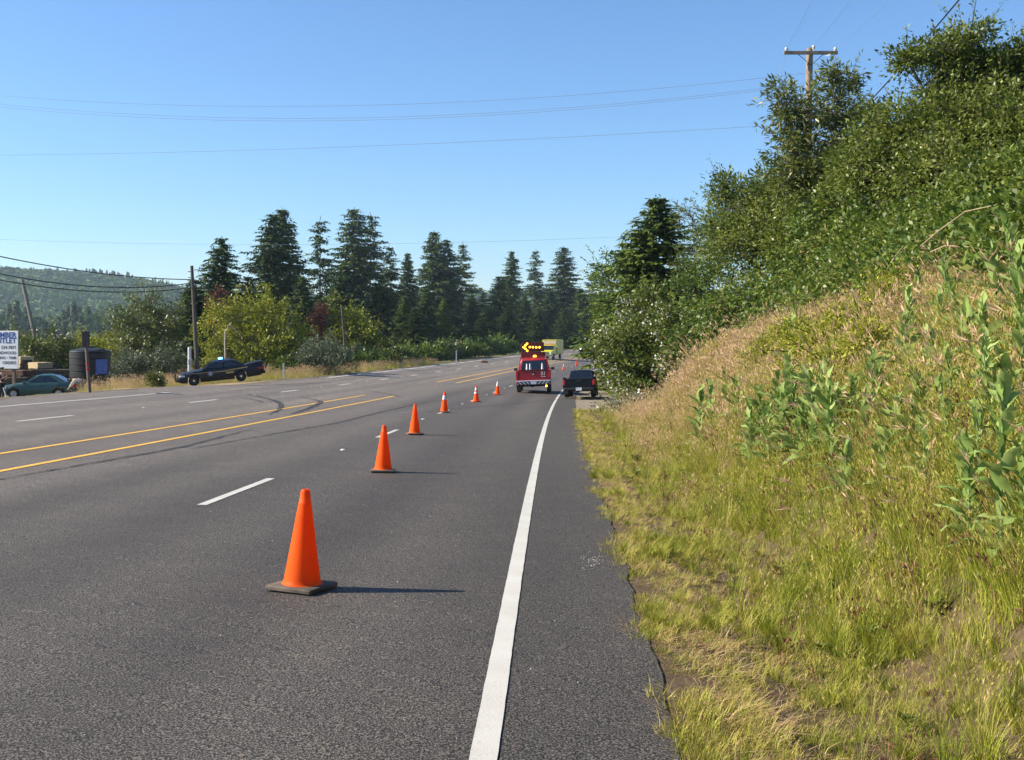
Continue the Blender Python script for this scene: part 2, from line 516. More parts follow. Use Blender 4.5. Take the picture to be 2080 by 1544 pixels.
for pts, w in (([(47.5, 13.4), (44.3, 11.7), (42, 10.6), (39.5, 9.7), (37.2, 9.1), (34.8, 8.6), (32.5, 8.25)], 0.22),
               ([(46, 10.6), (44.6, 9.8), (43.0, 9.0), (40.2, 8.55), (37, 8.1), (33.5, 7.8)], 0.24),
               ([(43.5, 12.4), (42.0, 11.3), (40.6, 10.7)], 0.16),
               ([(57, 10.0), (53.5, 8.3), (51.5, 7.4), (49.5, 6.9)], 0.14),
               ([(55, 16.9), (57, 15.9), (59, 15.3), (62, 15.0)], 0.3),
               ([(60, 15.6), (63, 14.6), (66, 14.0)], 0.25),
               ([(20, 6.35), (25.5, 5.95), (29.2, 5.6), (36, 5.55), (43, 5.35), (48, 5.0)], 0.10),
               ([(35, 4.6), (40, 3.7), (44, 2.6), (48.7, 1.4), (53, 0.3), (57, -0.6)], 0.11),
               ([(14, 7.0), (20, 6.6), (26, 6.9)], 0.12)):
    strip('tyre_mark', pts, w, M_SKID, road, 0.3, 0.010, 0.02, True)
# raised pavement markers
mb = MB().lathe([(0.052, 0.0), (0.05, 0.010), (0.036, 0.020), (0.0, 0.023)], 12, caps=False)
rpm = mb.mesh('road_stud'); rpm.materials.append(pm('ceramic stud', (0.75, 0.74, 0.70), (0.55, 0.54, 0.5), 20, 0.35))
for s_, o_ in [(20.75, 3.68), (32.9, 3.68), (45.2, 3.68), (57.4, 3.68), (69.6, 3.68), (34.2, 12.7), (46.4, 12.7), (58.6, 12.7), (70.8, 12.7), (83, 12.7)]:
    x_, y_ = road_xy(s_, o_)
    link('road_stud', rpm, None, road, (float(x_), float(y_), float(road_z(s_, o_)) + 0.002))
# scattered pale grit on the shoulder and lane
gv = []; gf = []
mb = MB()
for i in range(260):
    if i < 200: s_ = rng.uniform(3.8, 30); o_ = rng.uniform(-0.9, 3.5)
    else: s_ = 9.4 + rng.normal(0, 0.25); o_ = -0.63 + rng.normal(0, 0.05)
    x_, y_ = road_xy(s_, o_); r_ = rng.uniform(0.002, 0.005)
    mb.box((float(x_), float(y_), float(road_z(s_, o_)) + r_ * 0.4), (r_ * 2.2, r_ * 1.6, r_), rng.uniform(0, 3))
o_ = mb.build('road_grit', pm('pale grit', (0.55, 0.53, 0.5), (0.3, 0.28, 0.26), 40, 0.8))
tag(o_, 'pale loose grit scattered on the right lane and shoulder', 'grit', kind='stuff')

# ------------------------------------------------------------------ foliage kit
def unit(a): return a / np.maximum(np.linalg.norm(a, axis=-1, keepdims=True), 1e-9)

def leaf_arrays(C, A, N, L, W, fold=0.22):
    n = len(C); A = unit(A); side = unit(np.cross(A, N)); N = np.cross(side, A)
    L = np.broadcast_to(L, n)[:, None]; W = np.broadcast_to(W, n)[:, None]
    m = C + A * L * 0.45 + N * W * fold
    v = np.stack([C, m + side * W / 2, C + A * L - N * W * fold * 0.6, m - side * W / 2], 1).reshape(-1, 3)
    return v, np.arange(4 * n, dtype=np.int32).reshape(n, 4)

def rand_dirs(n, up=0.0):
    d = rng.normal(size=(n, 3)); d[:, 2] += up
    return unit(d)

def blades(n, spread, h0, h1, w, bend, tan=0.0):
    """n curved grass blades of three segments"""
    a = rng.uniform(0, 2 * np.pi, n); r = spread * np.sqrt(rng.uniform(0, 1, n))
    base = np.stack([r * np.cos(a), r * np.sin(a), np.full(n, -0.03)], 1)
    b = a + rng.normal(0, 0.9, n); h = rng.uniform(h0, h1, n)
    out = np.stack([np.cos(b), np.sin(b), 0 * b], 1)
    sd = np.stack([-np.sin(b + 0.5), np.cos(b + 0.5), 0 * b], 1)
    k = bend * rng.uniform(0.3, 1.3, n)
    V = []
    for u, ww in ((0, 1.0), (0.4, 0.85), (0.75, 0.55), (1.0, 0.08)):
        c = base + out * (k * h * u * u)[:, None] + np.array([0, 0, 1.0]) * (h * (u - 0.25 * np.minimum(k, 1.6) * u * u))[:, None]
        V += [c - sd * w * ww / 2, c + sd * w * ww / 2]
    V = np.stack(V, 1).reshape(-1, 3)
    i = np.arange(n)[:, None] * 8
    f = np.concatenate([i + np.array([[0, 1, 3, 2]]), i + np.array([[2, 3, 5, 4]]), i + np.array([[4, 5, 7, 6]])], 0)
    tips = V.reshape(n, 8, 3)[:, 6:].mean(1); dirs = unit(tips - V.reshape(n, 8, 3)[:, 4:6].mean(1))
    return V, f, np.tile(np.clip(rng.normal(0.5 + tan, 0.16, n), 0, 1), 3), tips, dirs

def join(parts):
    V = []; Fc = []; T = []; n = 0
    for v, f, t in parts:
        V.append(v); Fc.append(f + n); T.append(t); n += len(v)
    return np.concatenate(V), np.concatenate(Fc), np.concatenate(T)

def grass_clump(name, mats, spec, head=None):
    parts = []
    for sp in spec:
        v, f, t, tips, dirs = blades(**sp['b'])
        parts.append((v, f, t))
        if sp.get('head'):
            L, W, k = sp['head']
            n = len(tips)
            for j in range(k):
                A = unit(dirs + rng.normal(0, 0.18, (n, 3)))
                lv, lf = leaf_arrays(tips - dirs * L * 0.75 * (j / max(k, 1)), A, rand_dirs(n), L * rng.uniform(0.6, 1.1, n), W)
                parts.append((lv, lf, np.full(n, sp.get('ht', 1.0)) + rng.normal(0, 0.05, n)))
    v, f, t = join(parts)
    me = mesh_np(name, v, f, False, t)
    me.materials.append(mats)
    return me

def scatter(name, pts, rotz, scl, idx, meshes, label, cat, tilt=None, kind='stuff'):
    """one object: geometry-node instances of the clump meshes on the points"""
    me = bpy.data.meshes.new(name)
    pts = np.asarray(pts, np.float32)
    me.vertices.add(len(pts)); me.vertices.foreach_set('co', pts.ravel())
    a = me.attributes.new('idx', 'INT', 'POINT'); a.data.foreach_set('value', np.asarray(idx, np.int32))
    rot = np.zeros((len(pts), 3), np.float32); rot[:, 2] = rotz
    if tilt is not None: rot[:, :2] = tilt
    a = me.attributes.new('rot', 'FLOAT_VECTOR', 'POINT'); a.data.foreach_set('vector', rot.ravel())
    s3 = np.asarray(scl, np.float32)
    if s3.ndim == 1: s3 = np.repeat(s3[:, None], 3, 1)
    a = me.attributes.new('scl', 'FLOAT_VECTOR', 'POINT'); a.data.foreach_set('vector', np.ascontiguousarray(s3).ravel())
    me.update()
    col = bpy.data.collections.new(name + '_kinds')
    for i, m in enumerate(meshes):
        col.objects.link(bpy.data.objects.new('%s_kind_%02d' % (name, i), m))
    o = link(name, me)
    g = bpy.data.node_groups.new(name, 'GeometryNodeTree')
    g.interface.new_socket('Geometry', in_out='INPUT', socket_type='NodeSocketGeometry')
    g.interface.new_socket('Geometry', in_out='OUTPUT', socket_type='NodeSocketGeometry')
    gi = g.nodes.new('NodeGroupInput'); go = g.nodes.new('NodeGroupOutput')
    ip = g.nodes.new('GeometryNodeInstanceOnPoints'); ci = g.nodes.new('GeometryNodeCollectionInfo')
    ci.inputs['Collection'].default_value = col
    ci.inputs['Separate Children'].default_value = True; ci.inputs['Reset Children'].default_value = True
    def na(n, t):
        q = g.nodes.new('GeometryNodeInputNamedAttribute'); q.data_type = t; q.inputs['Name'].default_value = n
        return q.outputs['Attribute']
    g.links.new(gi.outputs[0], ip.inputs['Points']); g.links.new(ci.outputs[0], ip.inputs['Instance'])
    ip.inputs['Pick Instance'].default_value = True
    g.links.new(na('idx', 'INT'), ip.inputs['Instance Index'])
    g.links.new(na('rot', 'FLOAT_VECTOR'), ip.inputs['Rotation'])
    g.links.new(na('scl', 'FLOAT_VECTOR'), ip.inputs['Scale'])
    g.links.new(ip.outputs[0], go.inputs[0])
    md = o.modifiers.new('scatter', 'NODES'); md.node_group = g
    return tag(o, label, cat, None, kind)

M_BARK = pm('rough bark', (0.11, 0.075, 0.05), (0.05, 0.036, 0.026), 9, 0.9, bump=0.8, bscale=30)
M_BARKG = pm('grey bark', (0.24, 0.21, 0.18), (0.12, 0.10, 0.085), 9, 0.9, bump=0.6, bscale=30)
M_CON = leafmat('spruce needles', [(0.0, (0.016, 0.032, 0.008)), (0.45, (0.044, 0.078, 0.014)), (0.8, (0.09, 0.135, 0.022)), (1.0, (0.15, 0.19, 0.04))], 0.12, 0.55, 0.3, 0.25)
M_CONL = leafmat('young spruce needles', [(0.0, (0.06, 0.09, 0.012)), (0.5, (0.12, 0.17, 0.022)), (1.0, (0.2, 0.24, 0.04))], 0.15, 0.55, 0.3, 0.25)
M_LEAF = leafmat('alder leaves', [(0.0, (0.034, 0.054, 0.008)), (0.4, (0.095, 0.135, 0.017)), (0.75, (0.19, 0.235, 0.035)), (1.0, (0.36, 0.37, 0.11))], 0.40, 0.45, 0.45, 0.2)
M_WILLOW = leafmat('willow leaves', [(0.0, (0.05, 0.07, 0.012)), (0.5, (0.11, 0.14, 0.024)), (0.85, (0.19, 0.21, 0.045)), (1.0, (0.32, 0.33, 0.12))], 0.3, 0.42, 0.5, 0.2)
M_BRIGHT = leafmat('bramble leaves', [(0.0, (0.03, 0.06, 0.012)), (0.4, (0.09, 0.15, 0.02)), (0.75, (0.16, 0.23, 0.03)), (0.93, (0.26, 0.28, 0.06)), (1.0, (0.32, 0.24, 0.10))], 0.33, 0.45, 0.45, 0.3)
M_YELLOW_G = leafmat('yellow green scrub leaves', [(0.0, (0.10, 0.13, 0.008)), (0.5, (0.25, 0.27, 0.015)), (1.0, (0.42, 0.41, 0.04))], 0.3, 0.5, 0.35, 0.15)
M_GREY_G = leafmat('grey green leaves', [(0.0, (0.05, 0.07, 0.035)), (0.5, (0.11, 0.14, 0.075)), (1.0, (0.21, 0.24, 0.15))], 0.25, 0.5, 0.4, 0.15)
M_RED = leafmat('dead red needles', [(0.0, (0.06, 0.02, 0.014)), (0.5, (0.13, 0.045, 0.03)), (1.0, (0.2, 0.09, 0.05))], 0.15, 0.7, 0.2, 0.1)
M_FLOWER = leafmat('white blossom', [(0.0, (0.55, 0.52, 0.42)), (0.5, (0.75, 0.73, 0.66)), (1.0, (0.85, 0.84, 0.80))], 0.3, 0.6, 0.3, 0.1)

# ------------------------------------------------------------------ far land: hill, its woods, the wood at its foot
def crest(px):
    return np.interp(px, [-900, -400, -150, 0, 45, 100, 200, 300, 380, 520, 700, 900, 1050, 1300, 1800], [590, 570, 556, 553, 560, 562, 571, 581, 596, 606, 612, 606, 602, 612, 640])

def hill_z(x, y):
    px = CX + x / y * F
    top = (HY - crest(px)) / F * 1650 + CZ - 9
    u = sm(1000, 1650, y)
    bumps = 7 * wob(x, y, 0.011, 1.0) + 4 * wob(x, y, 0.03, 2.0)
    return -4 + (top + 4) * u * (1 - 0.5 * sm(1700, 2300, y)) + bumps * u * (1 - 0.75 * sm(1500, 1640, y))

gx, gy = np.meshgrid(np.linspace(-1500, 900, 90), np.linspace(980, 2300, 50))
hme = grid_mesh('hill', gx.T, gy.T, hill_z(gx.T, gy.T))
hme.flip_normals()
hill = link('hill', hme, pm('hill soil and scrub', (0.05, 0.075, 0.03), (0.03, 0.05, 0.022), 0.02, 0.95))
tag(hill, 'long wooded hill far behind the valley', kind='structure')

def lump(seed, n=90, tall=1.0):
    """one far broadleaf crown, a few clumps of coarse leaves"""
    g = np.random.default_rng(seed)
    c = unit(g.normal(size=(n, 3))); c[:, 2] = np.abs(c[:, 2]) * 0.9 + 0.05
    rad = 0.36 + 0.14 * g.random(n)
    C = c * rad[:, None] * np.array([1, 1, tall]) + np.array([0, 0, 0.3])
    v, f = leaf_arrays(C, unit(g.normal(size=(n, 3)) + [0, 0, -0.3]), c + 0.4 * g.normal(size=(n, 3)), 0.34, 0.30, 0.3)
    return mesh_np('far_crown', v, f, False, np.clip(g.normal(0.5, 0.2, n), 0, 1))

def far_conifer(seed, n=150):
    g = np.random.default_rng(seed)
    u = g.random(n) ** 0.8; a = g.uniform(0, 6.28, n); r = 0.19 * (1 - u) * (0.5 + 0.6 * g.random(n))
    C = np.stack([r * np.cos(a) * 0.3, r * np.sin(a) * 0.3, 0.06 + 0.92 * u], 1)
    A = np.stack([np.cos(a), np.sin(a), -0.5 - 0.3 * g.random(n)], 1)
    v, f = leaf_arrays(C, A, np.stack([np.cos(a) * .4, np.sin(a) * .4, 1 + 0 * a], 1), 0.04 + 1.15 * r, 0.09)
    return mesh_np('far_conifer', v, f, False, np.clip(g.normal(0.4, 0.2, n), 0, 1))

M_FARB = leafmat('far broadleaf', [(0.0, (0.035, 0.075, 0.018)), (0.5, (0.065, 0.125, 0.028)), (1.0, (0.11, 0.18, 0.045))], 0.2, 0.7, 0.2, 0.7)
fb = [lump(i) for i in range(4)] + [far_conifer(10), far_conifer(11)]
for m_ in fb[:4]: m_.materials.append(M_FARB)
for m_ in fb[4:]: m_.materials.append(M_CON)
n_ = 15000
px_ = rng.uniform(-260, 470, n_); d_ = rng.uniform(1010, 1760, n_)
px2 = rng.uniform(470, 1300, 2500); d2 = rng.uniform(1300, 1760, 2500)
px_ = np.concatenate([px_, px2]); d_ = np.concatenate([d_, d2])
x_ = (px_ - CX) / F * d_
id_ = np.where(wob(x_, d_, 0.02, 3) + rng.normal(0, 0.35, len(x_)) > 0.75, rng.integers(4, 6, len(x_)), rng.integers(0, 4, len(x_)))
sc_ = rng.uniform(11, 21, len(x_)) * np.where(id_ > 3, 1.25, 1.0)
scatter('hill_forest', np.stack([x_, d_, hill_z(x_, d_) - 2], 1), rng.uniform(0, 6.28, len(x_)), sc_, id_, fb,
        'mass of trees covering the far blue-green hill', 'forest')
n_ = 520
px_ = rng.uniform(-230, 330, n_); d_ = rng.uniform(620, 860, n_); x_ = (px_ - CX) / F * d_
h_ = rng.uniform(13, 23, n_) * (0.85 + 0.25 * np.sin(px_ * 0.05))
id_ = np.where(rng.random(n_) < 0.8, 4 + rng.integers(0, 2, n_), rng.integers(0, 4, n_))
scatter('valley_conifers', np.stack([x_, d_, gz(x_, d_) - 0.3], 1), rng.uniform(0, 6.28, n_), np.stack([h_ * 1.15, h_ * 1.15, h_], 1), id_, fb,
        'dark band of conifers at the foot of the far hill', 'forest')

# low scrub between the yard and the valley
n_ = 420
px_ = rng.uniform(-160, 420, n_); d_ = rng.uniform(95, 300, n_) ; x_ = (px_ - CX) / F * d_
keep = wob(x_, d_, 0.06, 4) > -0.1
x_, d_ = x_[keep], d_[keep]
h_ = rng.uniform(1.4, 3.2, len(x_))
M_SCRUB = leafmat('valley scrub', [(0.0, (0.06, 0.085, 0.02)), (0.5, (0.12, 0.15, 0.035)), (1.0, (0.2, 0.21, 0.07))], 0.25, 0.6, 0.2, 0.8)
scr = [lump(20 + i, 260) for i in range(3)]
for m_ in scr: m_.materials.append(M_SCRUB)
scatter('valley_scrub', np.stack([x_, d_, gz(x_, d_) - 0.2], 1), rng.uniform(0, 6.28, len(x_)), np.stack([h_ * 1.8, h_ * 1.8, h_], 1), rng.integers(0, 3, len(x_)), scr,
        'yellow green scrub on the flat beyond the lumber yard', 'scrub')

# haze: one even body of air round everything
hz = MB().box((-300, 1150, 68), (3400, 2700, 150)).build('haze')
m_ = bpy.data.materials.new('valley haze'); m_.use_nodes = True
t_ = m_.node_tree; t_.nodes.remove(t_.nodes['Principled BSDF'])
pv = t_.nodes.new('ShaderNodeVolumePrincipled')
pv.inputs['Color'].default_value = (0.66, 0.84, 1.0, 1); pv.inputs['Density'].default_value = 0.00013; pv.inputs['Anisotropy'].default_value = 0.2
t_.links.new(pv.outputs[0], t_.nodes['Material Output'].inputs['Volume'])
hz.data.materials.append(m_)
tag(hz, 'thin pale summer haze over the valley', 'haze', kind='stuff')

# ------------------------------------------------------------------ conifers
def conifer_meshes(seed, H=16.0, Rb=2.6, whorls=46, per=6, start=0.06, ragged=0.3, thin=0.0, droop=0.35, power=0.8, spray=1.0):
    g = np.random.default_rng(seed)
    C = []; A = []; N = []; L = []; W = []
    wood = MB()
    lean = g.normal(0, 0.012, 2)
    tops = [(lean[0] * z * 1.0, lean[1] * z, z) for z in np.linspace(-0.6, H, 12)]
    wood.tube(tops, [max(0.022 * H * 0.55 * (1 - i / 11.0) ** 0.9, 0.012) for i in range(12)], 7)
    lob = g.uniform(0, 6.28, 4)
    for i in range(whorls):
        u = start + (1 - start) * (i + g.uniform(-0.5, 0.5)) / whorls
        u = min(max(u, start), 0.985)
        z0 = u * H
        r0 = Rb * (1 - u) ** power + 0.10
        r0 *= 1 + ragged * 0.6 * math.sin(u * 21 + lob[0]) * g.random()
        if u < 0.2: r0 *= 0.55 + 0.45 * u / 0.2
        for k in range(per):
            if g.random() < thin: continue
            a = g.uniform(0, 6.28)
            r = r0 * (1 + ragged * g.normal(0, 0.6) + 0.18 * math.sin(2 * a + lob[1]))
            if r < 0.12: r = 0.12
            d = np.array([math.cos(a), math.sin(a), 0]); sd = np.array([-d[1], d[0], 0])
            dr = droop * (1 - u) ** 0.6 * g.uniform(0.5, 1.3) - 0.35 * max(0, u - 0.75) * 2
            zj = z0 + g.normal(0, 0.22)
            b0 = np.array([lean[0] * zj, lean[1] * zj, min(zj, H * 0.985)])
            def pos(t): return b0 + d * r * t + np.array([0, 0, -dr * r * (t - 0.35 * t * t * t)])
            if r > 0.9 and (k % 3 == 0 or thin > 0.2):
                wood.tube([pos(0), pos(0.5), pos(0.95)], [0.035, 0.022, 0.008], 3, False)
            m = max(2, int(r / 0.26 * spray))
            for t in np.linspace(0.18 if thin < 0.3 else 0.3, 1.0, m):
                p = pos(t)
                tl = (0.42 + 0.26 * r / Rb) * g.uniform(0.7, 1.25)
                for sg in (-1, 0, 1):
                    ax = d * (1.0 if sg == 0 else 0.55) + sd * sg * 0.9 + np.array([0, 0, -0.30 - 0.25 * abs(sg) + g.normal(0, 0.18)])
                    C.append(p + g.normal(0, 0.04, 3)); A.append(ax); N.append(np.array([0, 0, 1.0]) + g.normal(0, 0.35, 3))
                    L.append(tl * (1.15 if sg == 0 else 0.95 * (1.15 - 0.5 * t))); W.append(g.uniform(0.17, 0.30))
                if g.random() < 0.4:                    # hanging twig
                    C.append(p); A.append(np.array([0, 0, -1.0]) + d * 0.3 + g.normal(0, 0.2, 3)); N.append(d + g.normal(0, 0.3, 3)); L.append(tl * 0.9); W.append(0.15)
    for t in np.linspace(0, 1, 7):                      # leader
        C.append(np.array([lean[0] * H, lean[1] * H, H * (0.965 + 0.035 * t)])); A.append(np.array([g.normal(0, 0.5), g.normal(0, 0.5), 0.8])); N.append(g.normal(0, 1, 3)); L.append(0.22); W.append(0.08)
    C, A, N, L, W = map(np.array, (C, A, N, L, W))
    v, f = leaf_arrays(C, A, N, L, W, 0.12)
    # needle tone varies at random from spray to spray
    tint = np.clip(g.normal(0.46, 0.17, len(C)), 0, 1)
    return mesh_np('crown', v, f, False, tint), wood.mesh('trunk', True)

CON = {'full': conifer_meshes(1, 16, 4.5, 60, 9, 0.05, 0.25, 0.0, 0.34, 0.70),
       'full2': conifer_meshes(2, 16, 4.3, 60, 9, 0.05, 0.35, 0.0, 0.46, 0.62),
       'ragged': conifer_meshes(3, 16, 3.9, 52, 8, 0.14, 0.5, 0.10, 0.32, 0.62),
       'sparse': conifer_meshes(4, 16, 2.9, 25, 6, 0.40, 0.40, 0.2, 0.24, 0.50),
       'young': conifer_meshes(5, 16, 5.0, 50, 9, 0.0, 0.25, 0.0, 0.28, 0.80),
       'upswept': conifer_meshes(9, 16, 4.6, 46, 7, 0.03, 0.45, 0.12, -0.30, 0.85, 1.1),
       'airy': conifer_meshes(6, 16, 4.0, 42, 7, 0.10, 0.45, 0.15, 0.15, 0.68)}
for k_, (c_, w_) in CON.items():
    c_.materials.append(M_CONL if k_ == 'young' else M_CON); w_.materials.append(M_BARK)

def conifer(px, top, d, kind, wide, label, group='conifers beyond the far side of the road', name='conifer_tree'):
    if 940 < px < 1230:
        while to_road((px - CX) / F * d, d)[1][0] < 23: d += 5        # stand clear of the road
    if px < 1230:
        while d < 330 and to_road((px - CX) / F * d + ((HY - top) / F * d + CZ + 1.5) / math.tan(SUN_EL) * 0.96, d)[1][0] < 16.5: d += 5   # far and tall enough that the shade falls short of the lanes
    b = on_ground(px, d); tp = at(px, top, d); h = tp.z - b.z + 0.3
    e = empty(name, (b.x, b.y, b.z - 0.3), rng.uniform(0, 6.28), label, 'tree', group)
    k = h / 16.0
    e.scale = (k * wide, k * wide, k)
    link('trunk', CON[kind][1], None, e); link('crown', CON[kind][0], None, e)
    return e

for a in [(450, 481, 106, 'full2', 0.92, 'shorter spruce standing alone left of the tall pair, above the yellow-green scrub'),
          (543, 431, 114, 'ragged', 1.0, 'tall narrow spruce, left one of the tallest pair'),
          (575, 423, 111, 'full', 1.0, 'tall dense spruce, right one of the tallest pair'),
          (512, 560, 118, 'ragged', 1.0, 'ragged spruce behind the left foot of the tallest pair'),
          (612, 560, 121, 'full2', 0.9, 'spruce half hidden behind the right of the tallest pair'),
          (650, 441, 113, 'sparse', 0.9, 'thin sparse spruce with bare trunk between two dense groups'),
          (717, 422, 113, 'full', 0.92, 'tall dense pointed spruce right of the bare-trunked one'),
          (752, 431, 118, 'airy', 0.85, 'airy spruce close behind the right shoulder of a dense one'),
          (690, 560, 120, 'full2', 0.9, 'dark spruce low behind the bare-trunked one'),
          (795, 497, 126, 'airy', 0.8, 'loose-topped middle spruce in the dip of the tree line'),
          (828, 513, 127, 'full', 0.7, 'slim spruce at the lowest dip of the main group'),
          (884, 469, 121, 'full', 0.95, 'broad spruce with the highest top right of the dip'),
          (911, 486, 124, 'ragged', 0.85, 'ragged twin top just right of the broad spruce'),
          (936, 492, 126, 'airy', 0.85, 'airy spruce ending the main group on the right'),
          (772, 566, 101, 'full2', 1.35, 'wide bushy spruce in front, low beside the thin pole'),
          (822, 600, 108, 'full', 1.2, 'dark bushy spruce low in front of the dip'),
          (868, 585, 112, 'full2', 1.15, 'dark spruce behind the bright young one'),
          (902, 604, 105, 'young', 0.95, 'bright green young spruce near the far road edge'),
          (958, 598, 135, 'full2', 1.1, 'dark low spruce beside the gap in the tree line'),
          (985, 592, 150, 'airy', 1.0, 'low airy spruce in the gap of the tree line'),
          (1012, 560, 160, 'full', 0.95, 'spruce left of the three spruces past the gap'),
          (1040, 509, 170, 'full2', 0.72, 'first of three tall spruces past the gap'),
          (1086, 506, 174, 'airy', 0.72, 'middle and airiest of three spruces past the gap'),
          (1147, 501, 172, 'full', 0.95, 'largest of three spruces past the gap, behind the yellow truck'),
          (1118, 590, 182, 'full2', 1.1, 'dark spruce low behind the yellow truck'),
          (1066, 600, 178, 'full', 1.2, 'dark spruce low behind the arrow board'),
          (1178, 585, 190, 'full2', 1.0, 'dark spruce right of the yellow truck'),
          (1201, 553, 210, 'sparse', 0.9, 'thin far spruce nearest the right roadside trees'),
          (395, 566, 100, 'full2', 1.2, 'dark spruce just behind the leaning cable pole'),
          (372, 590, 106, 'ragged', 1.2, 'ragged spruce left of the cable pole'),
          (420, 600, 112, 'full', 1.1, 'dark spruce right of the cable pole')]:
    conifer(*a)
for px, d, k, lab in ((735, 122, 'full', 'dark spruce deep in the group behind the wide bushy one'), (845, 130, 'full2', 'dark spruce deep in the group behind the dip'),
                      (580, 124, 'full', 'dark spruce deep behind the tallest pair'), (480, 124, 'full2', 'dark spruce deep behind the lone shorter one'),
                      (1150, 215, 'full', 'dark spruce far back behind the yellow truck'), (1095, 215, 'full2', 'dark spruce far back above the arrow board'),
                      (1215, 200, 'full', 'dark spruce far back where the road bends away'), (1030, 200, 'full2', 'dark spruce far back left of the arrow board'),
                      (1190, 240, 'full2', 'farthest dark spruce closing the end of the road'), (990, 175, 'full', 'dark spruce far back in the gap')):
    conifer(px, 625, d, k, 1.5, lab)
conifer(1336, 398, 66, 'young', 1.45, 'spiky dark spruce on the right, behind the white-flowering bush', 'trees on the right bank').children[1].data = CON['upswept'][0]

# ------------------------------------------------------------------ broadleaf trees and bushes
def broadleaf(name, label, lobes, mat, leaf=(0.09, 0.05), clusters=60, per=70, spread=0.35, stems=1, bark=M_BARK, group=None, base=None, hang=0.0,
              blossom=None, trunk_r=0.10, cat='tree', seed=0, limb_show=1.0, narrow=False, flip=0.55):
    """lobes: (px, py, d, rx, ry) in photo pixels at a real distance d; leaves sit in clusters through the lobes, limbs run to them"""
    g = np.random.default_rng(seed + 100)
    ctr = []; rad = []
    for px, py, d, rx, ry in lobes:
        ctr.append(at(px, py, d)); rad.append((rx / F * d, rx / F * d * 0.9, ry / F * d))
    ctr = np.array([list(c) for c in ctr]); rad = np.array(rad)
    if base is None:
        bx, by = ctr[:, 0].mean(), ctr[:, 1].mean()
    else:
        b = on_ground(*base); bx, by = b.x, b.y
    bz = gz(bx, by)
    org = np.array([bx, by, bz])
    e = empty(name, tuple(org), 0, label, cat, group)
    wt = (rad.prod(1)) ** 0.6; wt /= wt.sum()
    LC = []; LA = []; LN = []; CT = []
    BC = []
    wood = MB()
    main = []
    for sidx in range(stems):
        ang = g.uniform(0, 6.28)
        main.append(org + np.array([math.cos(ang), math.sin(ang), 0]) * 0.25 * (stems > 1) - np.array([0, 0, 0.2]))
    for i in range(len(ctr)):
        c, r = ctr[i], rad[i]
        st = main[i % stems]
        mid = st + (c - st) * 0.5 + g.normal(0, 0.12, 3) * r.mean() + np.array([0, 0, 0.12 * abs(c[2] - st[2])])
        L = np.linalg.norm(c - st)
        tr = trunk_r * (0.6 + 0.4 * r.mean() / rad.mean())
        wood.tube([st - org, (st + (mid - st) * 0.5 + g.normal(0, 0.05, 3)) - org, mid - org, c - org], [tr, tr * 0.8, tr * 0.6, tr * 0.3], 6, False)
        k = max(4, int(clusters * wt[i] * 1.0 + 0.5))
        dirs = unit(g.normal(size=(k, 3)))
        rr = np.clip(g.normal(0.80, 0.27, k), 0.15, 1.4)
        cc = c + dirs * r * rr[:, None]
        floor = gz(cc[:, 0], cc[:, 1]) + 0.08
        cc[:, 2] = np.maximum(cc[:, 2], floor)
        for j in range(k):
            if g.random() < limb_show:
                m2 = c + (cc[j] - c) * 0.55 + g.normal(0, 0.10, 3) * r.mean()
                wood.tube([c + (cc[j] - c) * 0.05 - org, m2 - org, cc[j] - org], [tr * 0.28, tr * 0.17, 0.006], 4, False)
        n = int(per)
        sp = spread * g.uniform(0.7, 1.3, k)
        off = g.normal(size=(k, n, 3)) * np.array([1, 1, 0.75]) * sp[:, None, None] * 0.55
        P = cc[:, None, :] + off
        out = unit(unit(off) * 0.9 + dirs[:, None, :] * 0.6 + g.normal(size=(k, n, 3)) * 0.5 + np.array([0, 0, -hang]))
        nn = unit(np.array([0, 0, flip]) + dirs[:, None, :] * 0.45 + g.normal(size=(k, n, 3)) * 0.55)
        CT.append(np.repeat(g.normal(0, 0.16, k), n)); LC.append(P.reshape(-1, 3)); LA.append(out.reshape(-1, 3)); LN.append(nn.reshape(-1, 3))
        ns = max(2, int(k * 0.35)); sdir_ = unit(g.normal(size=(ns, 3)) + np.array([0, 0, 0.55])); st0 = c + sdir_ * r * g.uniform(0.75, 1.0, ns)[:, None]
        sl_ = spread * g.uniform(1.2, 3.0, ns); tl_ = np.linspace(0, 1, 16)
        P2 = st0[:, None, :] + sdir_[:, None, :] * (sl_[:, None] * tl_[None, :])[:, :, None] + g.normal(size=(ns, 16, 3)) * 0.05
        CT.append(np.full(ns * 16, 0.12)); LC.append(P2.reshape(-1, 3)); LA.append(unit(sdir_[:, None, :] * 0.7 + g.normal(size=(ns, 16, 3)) * 0.7).reshape(-1, 3)); LN.append(unit(np.array([0, 0, 0.6]) + g.normal(size=(ns, 16, 3)) * 0.6).reshape(-1, 3))
        for j in range(ns):
            wood.tube([c - org, st0[j] - org, st0[j] + sdir_[j] * sl_[j] - org], [0.02, 0.012, 0.004], 3, False)
        if blossom:
            side = (cc[:, 0] < c[0] + r[0] * blossom[1])
            BC.append(P[side][:, : blossom[0]].reshape(-1, 3) + dirs[side][:, None, :].repeat(min(blossom[0], n), 1).reshape(-1, 3) * 0.10)
    LC = np.concatenate(LC); LA = np.concatenate(LA); LN = np.concatenate(LN)
    s = g.uniform(0.65, 1.3, len(LC))
    v, f = leaf_arrays(LC - org, LA, LN, leaf[0] * s, leaf[1] * s, 0.18)
    # some whole sprigs are younger and paler than others
    tint = np.clip(g.normal(0.45, 0.15, len(LC)) + np.concatenate(CT) + 0.13 * wob(LC[:, 0] * 3, LC[:, 2] * 3 + LC[:, 1], 1.0, seed), 0, 1)
    link('crown', mesh_np('crown', v, f, False, tint), mat, e)
    wood.build('trunk', bark, e, True)
